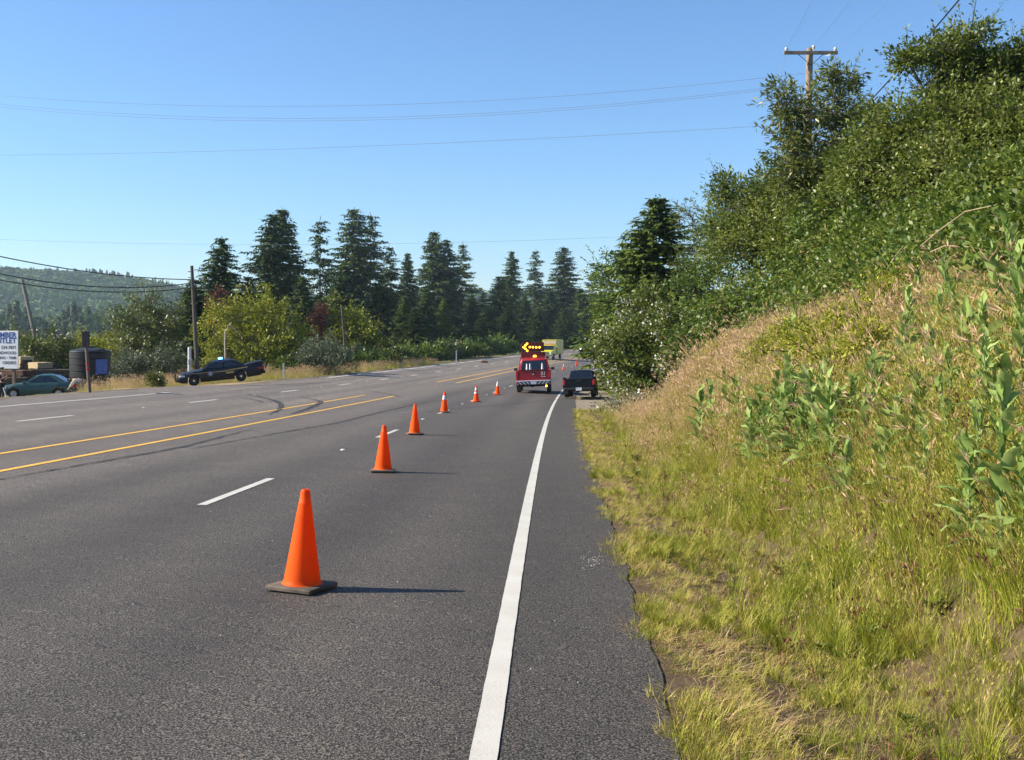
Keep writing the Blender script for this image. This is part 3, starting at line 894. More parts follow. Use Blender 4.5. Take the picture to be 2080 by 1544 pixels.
    if blossom:
        B = np.concatenate(BC); n = len(B)
        v, f = leaf_arrays(B - org, rand_dirs(n), rand_dirs(n, 0.5), 0.13, 0.11, 0.2)
        link('blossom', mesh_np('blossom', v, f, False, np.clip(rng.normal(0.5, 0.25, n), 0, 1)), M_FLOWER, e)
    return e

RB = 'trees and bushes on the right bank'
broadleaf('willow_tree', 'willow with open crown growing round the power pole on the bank',
          [(1600, 290, 33, 42, 45), (1625, 225, 33, 50, 45), (1690, 155, 34, 30, 28), (1705, 205, 34, 50, 50), (1750, 265, 35, 60, 60), (1700, 290, 34, 60, 50), (1610, 350, 33, 50, 40), (1590, 195, 33, 30, 30), (1670, 350, 33, 60, 40)],
          M_WILLOW, (0.20, 0.055), 170, 60, 0.30, 2, M_BARKG, RB, (1690, 34), seed=1, hang=0.1, trunk_r=0.07)
broadleaf('alder_tree', 'tallest leafy tree on the bank with crooked bare limb against the sky',
          [(1845, 125, 30, 30, 22), (1900, 108, 30, 50, 32), (1965, 92, 30, 55, 36), (2040, 138, 30, 65, 40), (2100, 150, 30, 70, 60), (1960, 170, 30, 70, 45), (2050, 200, 30, 90, 70), (1930, 195, 30, 50, 40), (1985, 220, 30, 80, 50)],
          M_LEAF, (0.12, 0.055), 400, 80, 0.34, 2, M_BARKG, RB, (1985, 30), seed=2, trunk_r=0.13)
_al = bpy.context.scene.objects.get('alder_tree')
mb = MB(); _o = Vector(_al.location)
for pl, r_ in (([(1925, 290), (1896, 258), (1868, 240), (1846, 233), (1822, 222), (1803, 206), (1786, 196)], 0.055), ([(1868, 240), (1872, 222), (1884, 203), (1876, 186), (1890, 164), (1912, 140)], 0.05), ([(1884, 203), (1904, 182), (1918, 172)], 0.02), ([(1846, 233), (1836, 214), (1822, 205)], 0.018), ([(1876, 186), (1856, 176), (1840, 150)], 0.025)):
    mb.tube([at(x_, y_, 29.4) - _o for x_, y_ in pl], [r_ * (1 - 0.75 * i / (len(pl) - 1)) for i in range(len(pl))], 6)
mb.build('limb', M_BARKG, _al, True)
broadleaf('alder_tree', 'dense dark tree filling the bank below the tallest one',
          [(1740, 340, 31, 60, 50), (1830, 280, 29, 80, 60), (1920, 270, 28, 90, 70), (2030, 270, 27, 90, 80), (1790, 360, 29, 90, 60), (1900, 370, 27, 100, 70), (2030, 380, 25, 110, 80), (2110, 320, 26, 70, 110)],
          M_LEAF, (0.115, 0.058), 600, 78, 0.36, 3, M_BARK, RB, (1940, 28), seed=3, trunk_r=0.12)
broadleaf('alder_tree', 'dark leaning tree with arched limb left of the power pole',
          [(1475, 400, 41, 32, 38), (1520, 420, 40, 50, 50), (1580, 400, 39, 60, 55), (1640, 420, 37, 60, 50), (1470, 480, 42, 50, 48), (1545, 500, 39, 70, 55), (1620, 500, 37, 70, 55), (1690, 440, 35, 70, 60)],
          M_LEAF, (0.14, 0.062), 430, 78, 0.38, 2, M_BARK, RB, (1640, 37), seed=4, trunk_r=0.14)
broadleaf('leafy_shrub', 'bright green broad-leaved shrub at the foot of the dark trees',
          [(1560, 590, 36, 80, 50), (1650, 560, 33, 80, 50), (1740, 500, 30, 80, 50), (1800, 450, 28, 70, 45), (1480, 620, 40, 60, 45), (1705, 425, 32, 60, 45), (1650, 480, 33, 60, 45), (1730, 390, 31.5, 45, 40)],
          M_BRIGHT, (0.14, 0.07), 260, 60, 0.36, 4, M_BARK, RB, (1660, 34), seed=5, cat='shrub', trunk_r=0.04, limb_show=0.5)
broadleaf('leafy_shrub', 'green shrub between the flowering bush and the dark leaning tree',
          [(1420, 600, 47, 45, 60), (1450, 560, 46, 40, 50), (1410, 680, 46, 45, 50), (1480, 660, 42, 50, 40)],
          M_BRIGHT, (0.15, 0.075), 120, 52, 0.36, 3, M_BARK, RB, (1440, 45), seed=6, cat='shrub', trunk_r=0.05, limb_show=0.5)
broadleaf('young_willow', 'thin light-leaved sapling reaching up beside the spiky spruce',
          [(1405, 440, 48, 26, 26), (1420, 490, 48, 28, 36), (1395, 540, 48, 26, 34), (1445, 450, 47, 22, 26)],
          M_WILLOW, (0.19, 0.05), 46, 34, 0.34, 2, M_BARKG, RB, (1430, 47), seed=7, trunk_r=0.05)
broadleaf('flowering_bush', 'white-flowering bush leaning out beside the parked black pickup',
          [(1315, 620, 53, 42, 45), (1290, 690, 51, 55, 45), (1345, 680, 52, 48, 50), (1240, 700, 50, 34, 26), (1255, 745, 49, 42, 30), (1320, 750, 50, 55, 45), (1375, 730, 48, 40, 45), (1295, 795, 48, 45, 22), (1370, 660, 50, 40, 45)],
          M_LEAF, (0.16, 0.09), 260, 66, 0.36, 4, M_BARK, RB, (1325, 50), seed=8, cat='bush', trunk_r=0.05, blossom=(12, -0.35))
broadleaf('low_bush', 'low white-speckled bush trailing onto the gravel behind the black pickup',
          [(1262, 832, 42, 40, 16), (1300, 825, 42, 35, 16)], M_GREY_G, (0.10, 0.05), 46, 50, 0.26, 4, M_BARK, RB, (1280, 42), seed=9, cat='bush', trunk_r=0.02, blossom=(3, 0.2))
broadleaf('roadside_tree', 'rounded green tree on the right where the road bends away',
          [(1235, 560, 88, 32, 34), (1275, 545, 86, 36, 38), (1240, 620, 86, 36, 40), (1285, 610, 84, 40, 45), (1320, 570, 82, 36, 40), (1230, 680, 84, 30, 36), (1290, 680, 80, 40, 40)],
          M_BRIGHT, (0.24, 0.14), 200, 56, 0.6, 3, M_BARK, RB, (1280, 85), seed=10, trunk_r=0.15, limb_show=0.3)
M_FENNEL = leafmat('fennel fronds', [(0.0, (0.17, 0.20, 0.02)), (0.45, (0.34, 0.36, 0.04)), (0.8, (0.52, 0.49, 0.07)), (1.0, (0.58, 0.48, 0.16))], 0.3, 0.6, 0.25, 0.15)
_fl = []
for px, py, rx, ry in ((1640, 715, 50, 34), (1690, 690, 55, 38), (1745, 665, 55, 40), (1700, 745, 60, 34), (1790, 620, 50, 36), (1770, 700, 50, 34), (1835, 580, 45, 28), (1620, 680, 40, 30), (1560, 720, 40, 26), (1460, 715, 30, 20)):
    _fl.append((px, py, hit(px, py + ry * 1.1 + 26).y, rx, ry))
broadleaf('fennel_clump', 'feathery yellow-green flowering clump on the grassy slope', _fl,
          M_FENNEL, (0.055, 0.02), 380, 140, 0.16, 10, pm('green stems', (0.12, 0.16, 0.04), (0.08, 0.11, 0.03), 9, 0.7), RB, (1700, _fl[1][2]), seed=11, cat='plant', trunk_r=0.010, limb_show=0.5)

LG = 'bushes and small trees beyond the far side of the road'
broadleaf('scrub_bush', 'big rounded yellow-green bush behind the police car',
          [(470, 650, 88, 50, 42), (525, 645, 89, 55, 42), (450, 705, 86, 48, 38), (510, 710, 86, 60, 40), (570, 690, 88, 48, 50), (610, 720, 88, 45, 40)],
          M_YELLOW_G, (0.20, 0.11), 300, 62, 0.55, 4, M_BARKG, LG, (520, 88), seed=20, cat='bush', trunk_r=0.10, limb_show=0.3)
broadleaf('scrub_bush', 'yellow-green scrub round the thin leaning pole',
          [(675, 655, 122, 34, 36), (712, 662, 122, 34, 36), (690, 705, 120, 45, 32), (740, 695, 121, 36, 34)], M_YELLOW_G, (0.25, 0.14), 170, 60, 0.7, 3, M_BARK, LG, (700, 121), seed=21, cat='bush', trunk_r=0.08, limb_show=0.3)
broadleaf('willow_shrub', 'low grey-green willow shrub beyond the far lane, right of the police car',
          [(655, 712, 84, 40, 24), (690, 722, 83, 34, 22), (628, 722, 84, 30, 18)], M_GREY_G, (0.18, 0.07), 90, 60, 0.45, 4, M_BARK, LG, (660, 84), seed=22, cat='bush', trunk_r=0.05, limb_show=0.3)
broadleaf('small_tree', 'open green tree standing left of the cable pole',
          [(300, 625, 92, 32, 38), (260, 655, 90, 34, 30), (315, 680, 90, 42, 40), (345, 660, 92, 30, 40), (275, 705, 88, 42, 28)],
          M_WILLOW, (0.22, 0.10), 170, 56, 0.55, 2, M_BARK, LG, (305, 91), seed=23, trunk_r=0.13)
broadleaf('bramble_bush', 'brambly green bush beside the dark water tank',
          [(255, 738, 80, 34, 22), (300, 735, 80, 40, 24), (345, 735, 80, 32, 26), (240, 755, 78, 26, 16)], M_GREY_G, (0.16, 0.09), 110, 56, 0.45, 5, M_BARK, LG, (295, 80), seed=24, cat='bush', trunk_r=0.04, limb_show=0.3)
broadleaf('scrub_bush', 'green bush behind the lumber, left of the leaning pole',
          [(70, 712, 82, 34, 26), (105, 705, 84, 34, 28), (45, 700, 84, 26, 24), (130, 722, 84, 26, 20)], M_WILLOW, (0.2, 0.1), 110, 56, 0.5, 4, M_BARK, LG, (85, 83), seed=25, cat='bush', trunk_r=0.05, limb_show=0.3)
broadleaf('scrub_bush', 'olive bush behind the dark water tank',
          [(160, 705, 96, 36, 22), (205, 702, 96, 38, 22), (235, 715, 95, 26, 20)], M_YELLOW_G, (0.2, 0.11), 90, 56, 0.5, 4, M_BARK, LG, (190, 96), seed=26, cat='bush', trunk_r=0.05, limb_show=0.3)
def d_at(px, o):
    d = 20.0
    while to_road((px - CX) / F * d, d)[1][0] < o and d < 320: d += 1.0
    return d
for i, (px, hgt, w, off, lab) in enumerate([(588, 34, 26, 20.5, 'green fern clump nearest the police car tail'), (618, 26, 24, 20, 'low green clump below the big yellow-green bush'),
        (650, 24, 26, 19.5, 'low green clump in front of the grey-green willow shrub'), (684, 30, 26, 20, 'green clump right below the grey-green willow shrub'), (718, 36, 28, 21, 'green roadside clump below the thin leaning pole'),
        (752, 34, 28, 20.5, 'green roadside clump just right of the thin leaning pole'), (786, 32, 26, 20, 'green roadside clump below the wide bushy spruce'), (818, 36, 26, 21, 'taller green roadside clump left of the bright young spruce'),
        (850, 34, 26, 20.5, 'green roadside clump at the left foot of the bright young spruce'), (884, 36, 28, 21, 'green roadside clump at the right foot of the bright young spruce'), (914, 30, 18, 21, 'small green clump left of the white marker post'),
        (955, 28, 26, 21, 'green roadside clump right of the white marker post'), (990, 30, 24, 22, 'green roadside clump behind the short reddish log'), (1020, 30, 24, 22, 'green roadside clump left of the arrow board')]):
    d = d_at(px, off + 0.5); g_ = on_ground(px, d); y_ = HY + (CZ - g_.z) / d * F; top = y_ - hgt
    ls = d / 80.0
    broadleaf('roadside_clump', lab, [(px - w * .4, (top + y_) / 2, d, w * .7, (y_ - top) * .5), (px + w * .5, (top + y_) / 2 + 3, d, w * .7, (y_ - top) * .42)],
              (M_BRIGHT, M_BRIGHT, M_WILLOW, M_BRIGHT)[i % 4], (0.22 * ls, 0.08 * ls), 40, 60, 0.36 * ls, 3, M_BARK, 'clumps along the far road edge', (px, d), seed=40 + i, cat='shrub', trunk_r=0.02, limb_show=0.2, hang=-0.6)
broadleaf('verge_shrub', 'small leafy shrub on the dry verge left of the police car', [(314, 772, 54, 9, 10), (324, 775, 54, 9, 8)], M_WILLOW, (0.14, 0.05), 24, 44, 0.22, 3, M_BARK, LG, (318, 54), seed=71, cat='shrub', trunk_r=0.015, limb_show=0.2, hang=-0.5)
broadleaf('dead_shrub', 'rusty red dead foliage at the foot of the lone spruce', [(440, 615, 96, 16, 28), (452, 640, 95, 16, 22)], M_RED, (0.25, 0.08), 50, 50, 0.4, 2, M_BARK, LG, (445, 95), seed=60, cat='shrub', trunk_r=0.05)
broadleaf('dead_shrub', 'rusty red dead foliage beside the bare-trunked spruce', [(652, 640, 103, 12, 18), (645, 668, 103, 10, 18)], M_RED, (0.25, 0.08), 40, 50, 0.35, 2, M_BARK, LG, (650, 103), seed=61, cat='shrub', trunk_r=0.05)
# a pale dead branch hooked over the yellow-green bush
q_ = [at(x, y, 82.0) for x, y in ((459, 745), (457, 700), (458, 672), (466, 662), (476, 668), (490, 682))]
b0 = q_[0].copy(); mb = MB(); mb.tube([p - b0 for p in q_], [0.09, 0.08, 0.07, 0.06, 0.05, 0.02], 6); mb.tube([q_[3] - b0, at(470, 655, 82) - b0], [0.05, 0.02], 5)
o_ = mb.build('dead_branch', pm('bleached wood', (0.42, 0.37, 0.31), (0.25, 0.21, 0.17), 8, 0.85), None, True, loc=b0)
tag(o_, 'pale hooked dead branch in front of the big yellow-green bush', 'branch')

# ------------------------------------------------------------------ grass, weeds and brambles of the right bank
M_GSHORT = leafmat('short grass', [(0.0, (0.10, 0.14, 0.012)), (0.4, (0.26, 0.29, 0.025)), (0.65, (0.45, 0.40, 0.07)), (1.0, (0.62, 0.46, 0.2))], 0.3, 0.6, 0.25, 0.45)
M_GMID = leafmat('meadow grass', [(0.0, (0.08, 0.13, 0.012)), (0.4, (0.22, 0.28, 0.022)), (0.7, (0.42, 0.42, 0.06)), (1.0, (0.62, 0.48, 0.2))], 0.3, 0.6, 0.25, 0.45)
M_GDRY = leafmat('dry grass', [(0.0, (0.18, 0.17, 0.04)), (0.4, (0.38, 0.31, 0.09)), (0.7, (0.58, 0.43, 0.19)), (1.0, (0.68, 0.46, 0.30))], 0.3, 0.7, 0.2, 0.4)
M_STRAW = leafmat('dead straw', [(0.0, (0.18, 0.10, 0.05)), (0.5, (0.38, 0.24, 0.11)), (1.0, (0.55, 0.42, 0.24))], 0.15, 0.8, 0.2, 0.5)
M_BROWN = leafmat('red brown sorrel', [(0.0, (0.10, 0.035, 0.02)), (0.5, (0.20, 0.085, 0.045)), (1.0, (0.33, 0.2, 0.12))], 0.2, 0.7, 0.2, 0.4)
def bl(n, sp, h0, h1, w, bend, tan=0.0): return dict(n=n, spread=sp, h0=h0, h1=h1, w=w, bend=bend, tan=tan)
KINDS = [grass_clump('short_grass', M_GSHORT, [{'b': bl(46, 0.09, 0.05, 0.17, 0.006, 0.7)}]),
         grass_clump('short_grass', M_GSHORT, [{'b': bl(36, 0.13, 0.03, 0.11, 0.005, 1.1, 0.1)}]),
         grass_clump('tuft_grass', M_GSHORT, [{'b': bl(60, 0.07, 0.14, 0.34, 0.008, 0.65, -0.05)}]),
         grass_clump('meadow_grass', M_GMID, [{'b': bl(34, 0.12, 0.22, 0.5, 0.007, 0.45)}, {'b': bl(9, 0.1, 0.42, 0.66, 0.003, 0.25, 0.2), 'head': (0.06, 0.008, 3), 'ht': 0.85}]),
         grass_clump('meadow_grass', M_GMID, [{'b': bl(30, 0.14, 0.18, 0.42, 0.006, 0.7)}, {'b': bl(12, 0.12, 0.45, 0.75, 0.003, 0.4, 0.2), 'head': (0.05, 0.007, 4), 'ht': 0.8}]),
         grass_clump('dry_grass', M_GDRY, [{'b': bl(26, 0.12, 0.2, 0.5, 0.006, 0.5, 0.0)}, {'b': bl(14, 0.13, 0.5, 0.85, 0.0035, 0.28, 0.2), 'head': (0.085, 0.012, 4), 'ht': 0.97}]),
         grass_clump('dry_grass', M_GDRY, [{'b': bl(24, 0.14, 0.2, 0.45, 0.006, 0.8, 0.05)}, {'b': bl(16, 0.15, 0.45, 0.78, 0.0035, 0.5, 0.25), 'head': (0.075, 0.011, 4), 'ht': 0.9}]),
         grass_clump('straw', M_STRAW, [{'b': bl(26, 0.16, 0.03, 0.12, 0.006, 3.0, 0.1)}]),
         grass_clump('sorrel', M_BROWN, [{'b': bl(14, 0.08, 0.2, 0.45, 0.005, 0.3), 'head': (0.05, 0.014, 6), 'ht': 0.7}])]
TALL = len(KINDS)
KINDS.append(grass_clump('tall_grass', M_GDRY, [{'b': bl(7, 0.16, 0.75, 1.25, 0.004, 0.55, 0.2), 'head': (0.10, 0.011, 5), 'ht': 0.92}, {'b': bl(10, 0.12, 0.3, 0.6, 0.007, 0.6, -0.1)}]))
KINDS.append(grass_clump('tall_grass', M_GDRY, [{'b': bl(5, 0.2, 0.8, 1.3, 0.004, 0.9, 0.3), 'head': (0.12, 0.011, 5), 'ht': 1.0}, {'b': bl(12, 0.12, 0.3, 0.55, 0.007, 0.7, -0.2)}]))
# small round-leaved weed
n_ = 40; a_ = rng.uniform(0, 6.28, n_); C_ = np.stack([0.02 * np.cos(a_), 0.02 * np.sin(a_), rng.uniform(0, 0.16, n_)], 1)
v_, f_ = leaf_arrays(C_, np.stack([np.cos(a_), np.sin(a_), rng.uniform(0.0, 0.7, n_)], 1), np.tile([[0, 0, 1.0]], (n_, 1)), rng.uniform(0.07, 0.14, n_), rng.uniform(0.03, 0.055, n_))
me_ = mesh_np('weed', v_, f_, False, np.clip(rng.normal(0.5, 0.2, n_), 0, 1)); me_.materials.append(M_WILLOW); KINDS.append(me_)

def bank_points(n, s0, s1, q0, q1, power=1.0):
    s = s0 + (s1 - s0) * rng.random(n) ** power; q = rng.uniform(q0, q1, n); o = ER - q
    x, y = road_xy(s, o)
    return s, q, x, y, gz_so(s, o, x, y)

def put(name, lab, cat, n, s0, s1, q0, q1, chooser, power=1.0, size=(0.75, 1.3)):
    s, q, x, y, z = bank_points(n, s0, s1, q0, q1, power)
    keep, idx = chooser(s, q, x, y)
    fp = np.array([[float(v) for v in at(a_, b_, d_)[:2]] for a_, b_, d_, _, _ in _fl])
    k = keep & (((x[:, None] - fp[:, 0]) ** 2 + (y[:, None] - fp[:, 1]) ** 2).min(1) > 0.34 ** 2)
    m = k.sum()
    sc = rng.uniform(size[0], size[1], m) * (1.0 + 0.32 * wob(x[k], y[k], 1.4, 6.0)) * ((0.62 + 0.43 * sm(0.6, 3.0, q[k])) * (1 - 0.42 * sm(3.2, 4.8, q[k])) if name.startswith('bank_grass') else 1.0)
    tilt = rng.normal(0, 0.10, (m, 2)).astype(np.float32); tilt[:, 1] += 0.10
    return scatter(name, np.stack([x, y, z], 1)[k], rng.uniform(0, 6.28, m), sc, idx[k], KINDS, lab, cat, tilt)

def ch_edge(s, q, x, y):
    n = wob(x, y, 2.6, 4.0) + rng.normal(0, 0.4, len(s))
    keep = (n > -0.4 + 1.0 * (1 - sm(-0.06, 0.12, q)))
    return keep, np.where(rng.random(len(s)) < 0.45, 7, np.where(n > 0.5, 0, 1))

def ch_verge(s, q, x, y):
    n = wob(x, y, 2.1, 1.0) + rng.normal(0, 0.35, len(s))
    lay = sm(43, 46, s) * (1 - sm(74, 80, s))
    keep = (rng.random(len(s)) < np.clip(0.42 + 0.55 * n + 0.5 * sm(0.05, 0.6, q) + 0.5 * sm(11, 20, s), 0.06, 1) * (1 - 0.97 * lay))
    idx = np.select([rng.random(len(s)) < 0.27, n > 0.85, n > 0.15, n > -0.2], [np.full(len(s), 7), np.full(len(s), 2), np.full(len(s), 0), np.full(len(s), 1)], 1)
    return keep, idx
put('asphalt_edge_grass', 'low straw and sparse green blades creeping onto the asphalt edge', 'grass', 4800, 2.5, 45, -0.07, 0.40, ch_edge, 1.8, (0.4, 0.8))
put('verge_grass', 'short patchy green and straw grass along the edge of the asphalt', 'grass', 9500, 2.5, 60, 0.03, 1.75, ch_verge, 1.7, (0.38, 0.75))

def ch_mid(s, q, x, y):
    n = wob(x, y, 1.1, 2.0) + rng.normal(0, 0.3, len(s)); r = rng.random(len(s))
    dry = sm(10, 24, s + 5 * n + 1.2 * (q - 2.5))
    bare = (wob(x, y, 1.6, 7.0) > 0.72) & (rng.random(len(s)) < 0.6)
    bare2 = ((s - 4.2) / 0.9) ** 2 + ((q - 1.75) / 0.55) ** 2 < 1 + 0.5 * n
    bare3 = ((s - 11.3) / 1.1) ** 2 + ((q - 1.3) / 0.18) ** 2 < 1 + 0.5 * n
    keep = ((r < 0.95) & ~(bare & (q < 3.2) & (s < 14)) & ~((bare2 | bare3) & (r < 0.85))) & (rng.random(len(s)) > 0.96 * sm(43, 46, s) * (1 - sm(2.8, 3.5, q)))
    keep = keep & (rng.random(len(s)) < sm(0.55 + 0.5 * wob(x, y, 1.9, 8.0), 2.1 + 0.5 * wob(x, y, 2.3, 5.0), q) * 0.9 + 0.1)
    idx = np.where(rng.random(len(s)) < dry * 0.34, rng.integers(5, 7, len(s)), np.where(n > 0.2, 4, 3))
    idx = np.where(rng.random(len(s)) < 0.13, 8, idx); idx = np.where(rng.random(len(s)) < 0.14, 7, idx); idx = np.where(rng.random(len(s)) < 0.05, 11, idx)
    idx = np.where((rng.random(len(s)) < 0.05) & (q > 1.8), rng.integers(9, 11, len(s)), idx)
    idx = np.where((q < 1.9) & (rng.random(len(s)) < 0.65), rng.integers(0, 3, len(s)), idx)
    return keep, idx
put('bank_grass', 'tall dry and green meadow grass on the right bank', 'grass', 24000, 2.2, 26, 0.6, 6.2, ch_mid, 1.25, (0.55, 1.0))
put('bank_grass', 'pinkish dry grass on the bank nearer the black pickup', 'grass', 12000, 24, 62, 1.0, 5.8, ch_mid, 1.1, (0.6, 1.0))

def ch_left(s, q, x, y):
    p = (ER - q) - el_of(s); n = wob(x, y, 0.7, 3.0) + rng.normal(0, 0.3, len(s))
    drive = 1.1 * sm(46, 50, s) * (1 - sm(72, 76, s)) * (1 - sm(6.5, 9, p))
    drive = np.maximum(drive, 1.1 * ((CX + x / y * F < 158) & (y < 76)))       # bare yard
    keep = (p > 0.55) & (rng.random(len(s)) > drive * 0.96) & (rng.random(len(s)) < 0.35 + 0.65 * sm(0.3, 2.0, p))
    idx = np.where(n > 0.5, 3, np.where(rng.random(len(s)) < 0.8, rng.integers(5, 7, len(s)), 4))
    idx = np.where((n > 0.25) & (s > 66), rng.integers(2, 5, len(s)), idx)
    return keep, idx
put('far_verge_grass', 'golden dry grass along the far side of the road', 'grass', 11000, 30, 130, -34, -17.5, ch_left, 1.0, (0.6, 1.1))

# bramble thicket over the upper bank
def sprig(seed, mat, n=60, size=0.11, r=0.38):
    g = np.random.default_rng(seed)
    d = unit(g.normal(size=(n, 3))); d[:, 2] = np.abs(d[:, 2])
    C = d * (r * g.uniform(0.5, 1.05, n))[:, None]
    v, f = leaf_arrays(C, unit(d + g.normal(0, 0.6, (n, 3)) + [0, 0, -0.3]), unit(d * 0.6 + [0, 0, 0.9] + g.normal(0, 0.4, (n, 3))), size * g.uniform(0.7, 1.3, n), size * 0.55, 0.2)
    me = mesh_np('bramble', v, f, False, np.clip(g.normal(0.5, 0.2, n), 0, 1)); me.materials.append(mat); return me
BK = [sprig(1, M_BRIGHT, 110, 0.085), sprig(2, M_BRIGHT, 90, 0.10), sprig(3, M_LEAF, 110, 0.085), sprig(4, M_LEAF, 120, 0.075)]
s_, q_, x_, y_, z_ = bank_points(10000, 4, 70, 2.6, 16, 1.0)
lim = 5.0 + 0.7 * wob(x_, y_, 1.3, 2.0) - 1.9 * sm(24, 40, s_)
up = sm(0, 3, q_ - lim)
k_ = (q_ > lim)
id_ = np.where(rng.random(len(s_)) < 0.62 - 0.35 * up, rng.integers(0, 2, len(s_)), rng.integers(2, 4, len(s_)))
hgt = rng.uniform(0.0, 0.9, len(s_)) * up + 0.15
scatter('bramble_thicket', np.stack([x_, y_, z_ + hgt], 1)[k_], rng.uniform(0, 6.28, k_.sum()), rng.uniform(0.8, 1.6, k_.sum()), id_[k_], BK,
        'leafy bramble thicket covering the upper bank', 'brambles', rng.normal(0, 0.3, (k_.sum(), 2)))

# arching dry canes over the brambles
M_CANE = pm('dry cane', (0.48, 0.36, 0.22), (0.33, 0.24, 0.15), 10, 0.8)
for pts, lab in (([(1870, 500, 16.5), (1905, 470, 16.2), (1960, 430, 15.8), (2030, 415, 15.2), (2085, 410, 15)], 'long pale dry cane arching near the top right of the bank'),
                 ([(1890, 512, 15.5), (1920, 499, 15.2), (1975, 502, 14.8), (2020, 515, 14.4)], 'short pale dry cane arched above the tallest weeds'),
                 ([(1795, 558, 17), (1815, 525, 17), (1835, 500, 17.2)], 'straight dry cane standing up from the feathery clump')):
    q_ = [at(*p) for p in pts]; g0 = q_[0].copy()
    mb = MB().tube([p - g0 for p in q_], [0.009, 0.008, 0.007, 0.006, 0.004][: len(q_)], 5)
    tag(mb.build('dry_cane', M_CANE, None, True, loc=g0), lab, 'cane', 'dry canes on the bank')

# broad-leaved grey-green weeds, each leaf its own piece
M_WEED = leafmat('weed leaf', [(0.0, (0.13, 0.21, 0.045)), (0.5, (0.25, 0.36, 0.09)), (1.0, (0.40, 0.49, 0.17))], 0.3, 0.7, 0.2, 0.7)
M_WSTEM = pm('weed stem', (0.20, 0.27, 0.11), (0.14, 0.2, 0.08), 20, 0.6)
def weed_leaf(seed):
    g = np.random.default_rng(seed)
    rows = []; k = 6; L = 1.0
    for i in range(k + 1):
        u = i / k; w = 0.125 * math.sin(math.pi * (0.08 + 0.92 * u) ** 0.8) ** 0.8 * (1 if i < k else 0.05) + 0.012
        z = 0.55 * u - 0.55 * u * u * (0.6 + 0.5 * g.random()); tw = g.normal(0, 0.12)
        wav = 0.02 * math.sin(i * 2.3 + seed)
        rows.append([(u * L * 0.9, -w, z + 0.35 * w + wav), (u * L * 0.9, 0, z), (u * L * 0.9, w, z + 0.35 * w - wav)])
    v = np.array(rows).reshape(-1, 3); f = []
    for i in range(k):
        for j in range(2): f.append((i * 3 + j, (i + 1) * 3 + j, (i + 1) * 3 + j + 1, i * 3 + j + 1))
    me = mesh_np('leaf', v, np.array(f), True, np.full(len(f), 0.35 + 0.15 * seed)); me.materials.append(M_WEED); return me
WL = [weed_leaf(i) for i in range(4)]
def weed(px, py, d, hpx, leaves, lab, grp):
    b = on_ground(px, d)
    h = hpx / F * d * 1.08
    e = empty('broad_leaved_weed', tuple(b), rng.uniform(0, 6.28), lab, 'weed', grp)
    bend = rng.normal(0, 0.05, 2)
    sp = [(bend[0] * h * u * u, bend[1] * h * u * u, h * u - 0.05) for u in (0, 0.35, 0.7, 1.0)]
    MB().tube(sp, [0.012, 0.010, 0.008, 0.004], 6).build('stem', M_WSTEM, e, True)
    leaves = int(leaves * 1.35)
    for i in range(leaves):
        u = 0.06 + 0.92 * (i + 0.5) / leaves
        a = i * 2.4 + rng.normal(0, 0.3)
        L = (0.36 - 0.18 * u) * rng.uniform(0.6, 1.25) * (1.3 if d > 9 else 1.0) * (0.7 + 0.3 * min(h, 1.2))
        pitch = -(0.25 + 0.75 * u) + rng.normal(0, 0.25)
        link('leaf', WL[i % 4], None, e, (bend[0] * h * u * u, bend[1] * h * u * u, h * u - 0.03), (rng.normal(0, 0.25), pitch, a), (L, L * rng.uniform(0.7, 1.3), L * rng.uniform(0.6, 1.4)))
def weeds(items, labs, grp=None):
    for k, (px, by, top, lv) in enumerate(items):
        p = hit(px, by)
        b = on_ground(px, p.y)
        weed(px, by, p.y, max(by - top, 30), lv, labs[k] if isinstance(labs, (list, tuple)) else labs, grp)
weeds([(1420, 915, 800, 16), (1447, 900, 782, 16)], ['shorter left weed of the lone pair low on the bank above the ditch', 'taller right weed of the lone pair low on the bank above the ditch'], 'pair of weeds low on the bank')
weeds([(1545, 925, 800, 20), (1578, 930, 775, 22), (1606, 935, 785, 22), (1640, 905, 770, 20), (1670, 880, 760, 20), (1700, 900, 800, 18), (1562, 968, 850, 20), (1622, 960, 835, 22), (1735, 880, 775, 18), (1590, 960, 810, 22), (1650, 940, 800, 22), (1685, 930, 790, 20), (1525, 950, 830, 18), (1605, 900, 740, 20)],
      'broad-leaved weed in the dense clump in the middle of the grassy slope', 'weeds of the middle clump')
weeds([(1608, 800, 645, 16)], 'tall slender weed spike left of the feathery yellow-green clump')
weeds([(1838, 800, 660, 18), (1886, 830, 690, 20), (1905, 720, 600, 16)], ['broad-leaved weed just right of the feathery clump', 'bushiest broad-leaved weed between the feathery clump and the right edge', 'broad-leaved weed higher up right of the feathery clump'], 'weeds right of the feathery clump')
weeds([(1945, 720, 560, 18), (2005, 820, 640, 20), (2030, 680, 510, 18), (2066, 720, 525, 18), (2075, 830, 640, 18), (2040, 900, 730, 20), (1985, 870, 700, 18), (1960, 790, 640, 16), (2058, 960, 760, 22), (2012, 920, 720, 22), (1940, 880, 720, 20), (2070, 770, 580, 20)],
      'tall broad-leaved weed in the stand at the right edge of the bank', 'weeds of the right-edge stand')
weeds([(1972, 1150, 920, 22), (2035, 1180, 800, 26), (2078, 1160, 930, 22)], ['nearest left weed of three at the right edge with tongue-shaped leaves', 'nearest and tallest weed at the right edge with tongue-shaped leaves', 'nearest weed cut off by the right edge of the view'], 'nearest weeds at the right edge')

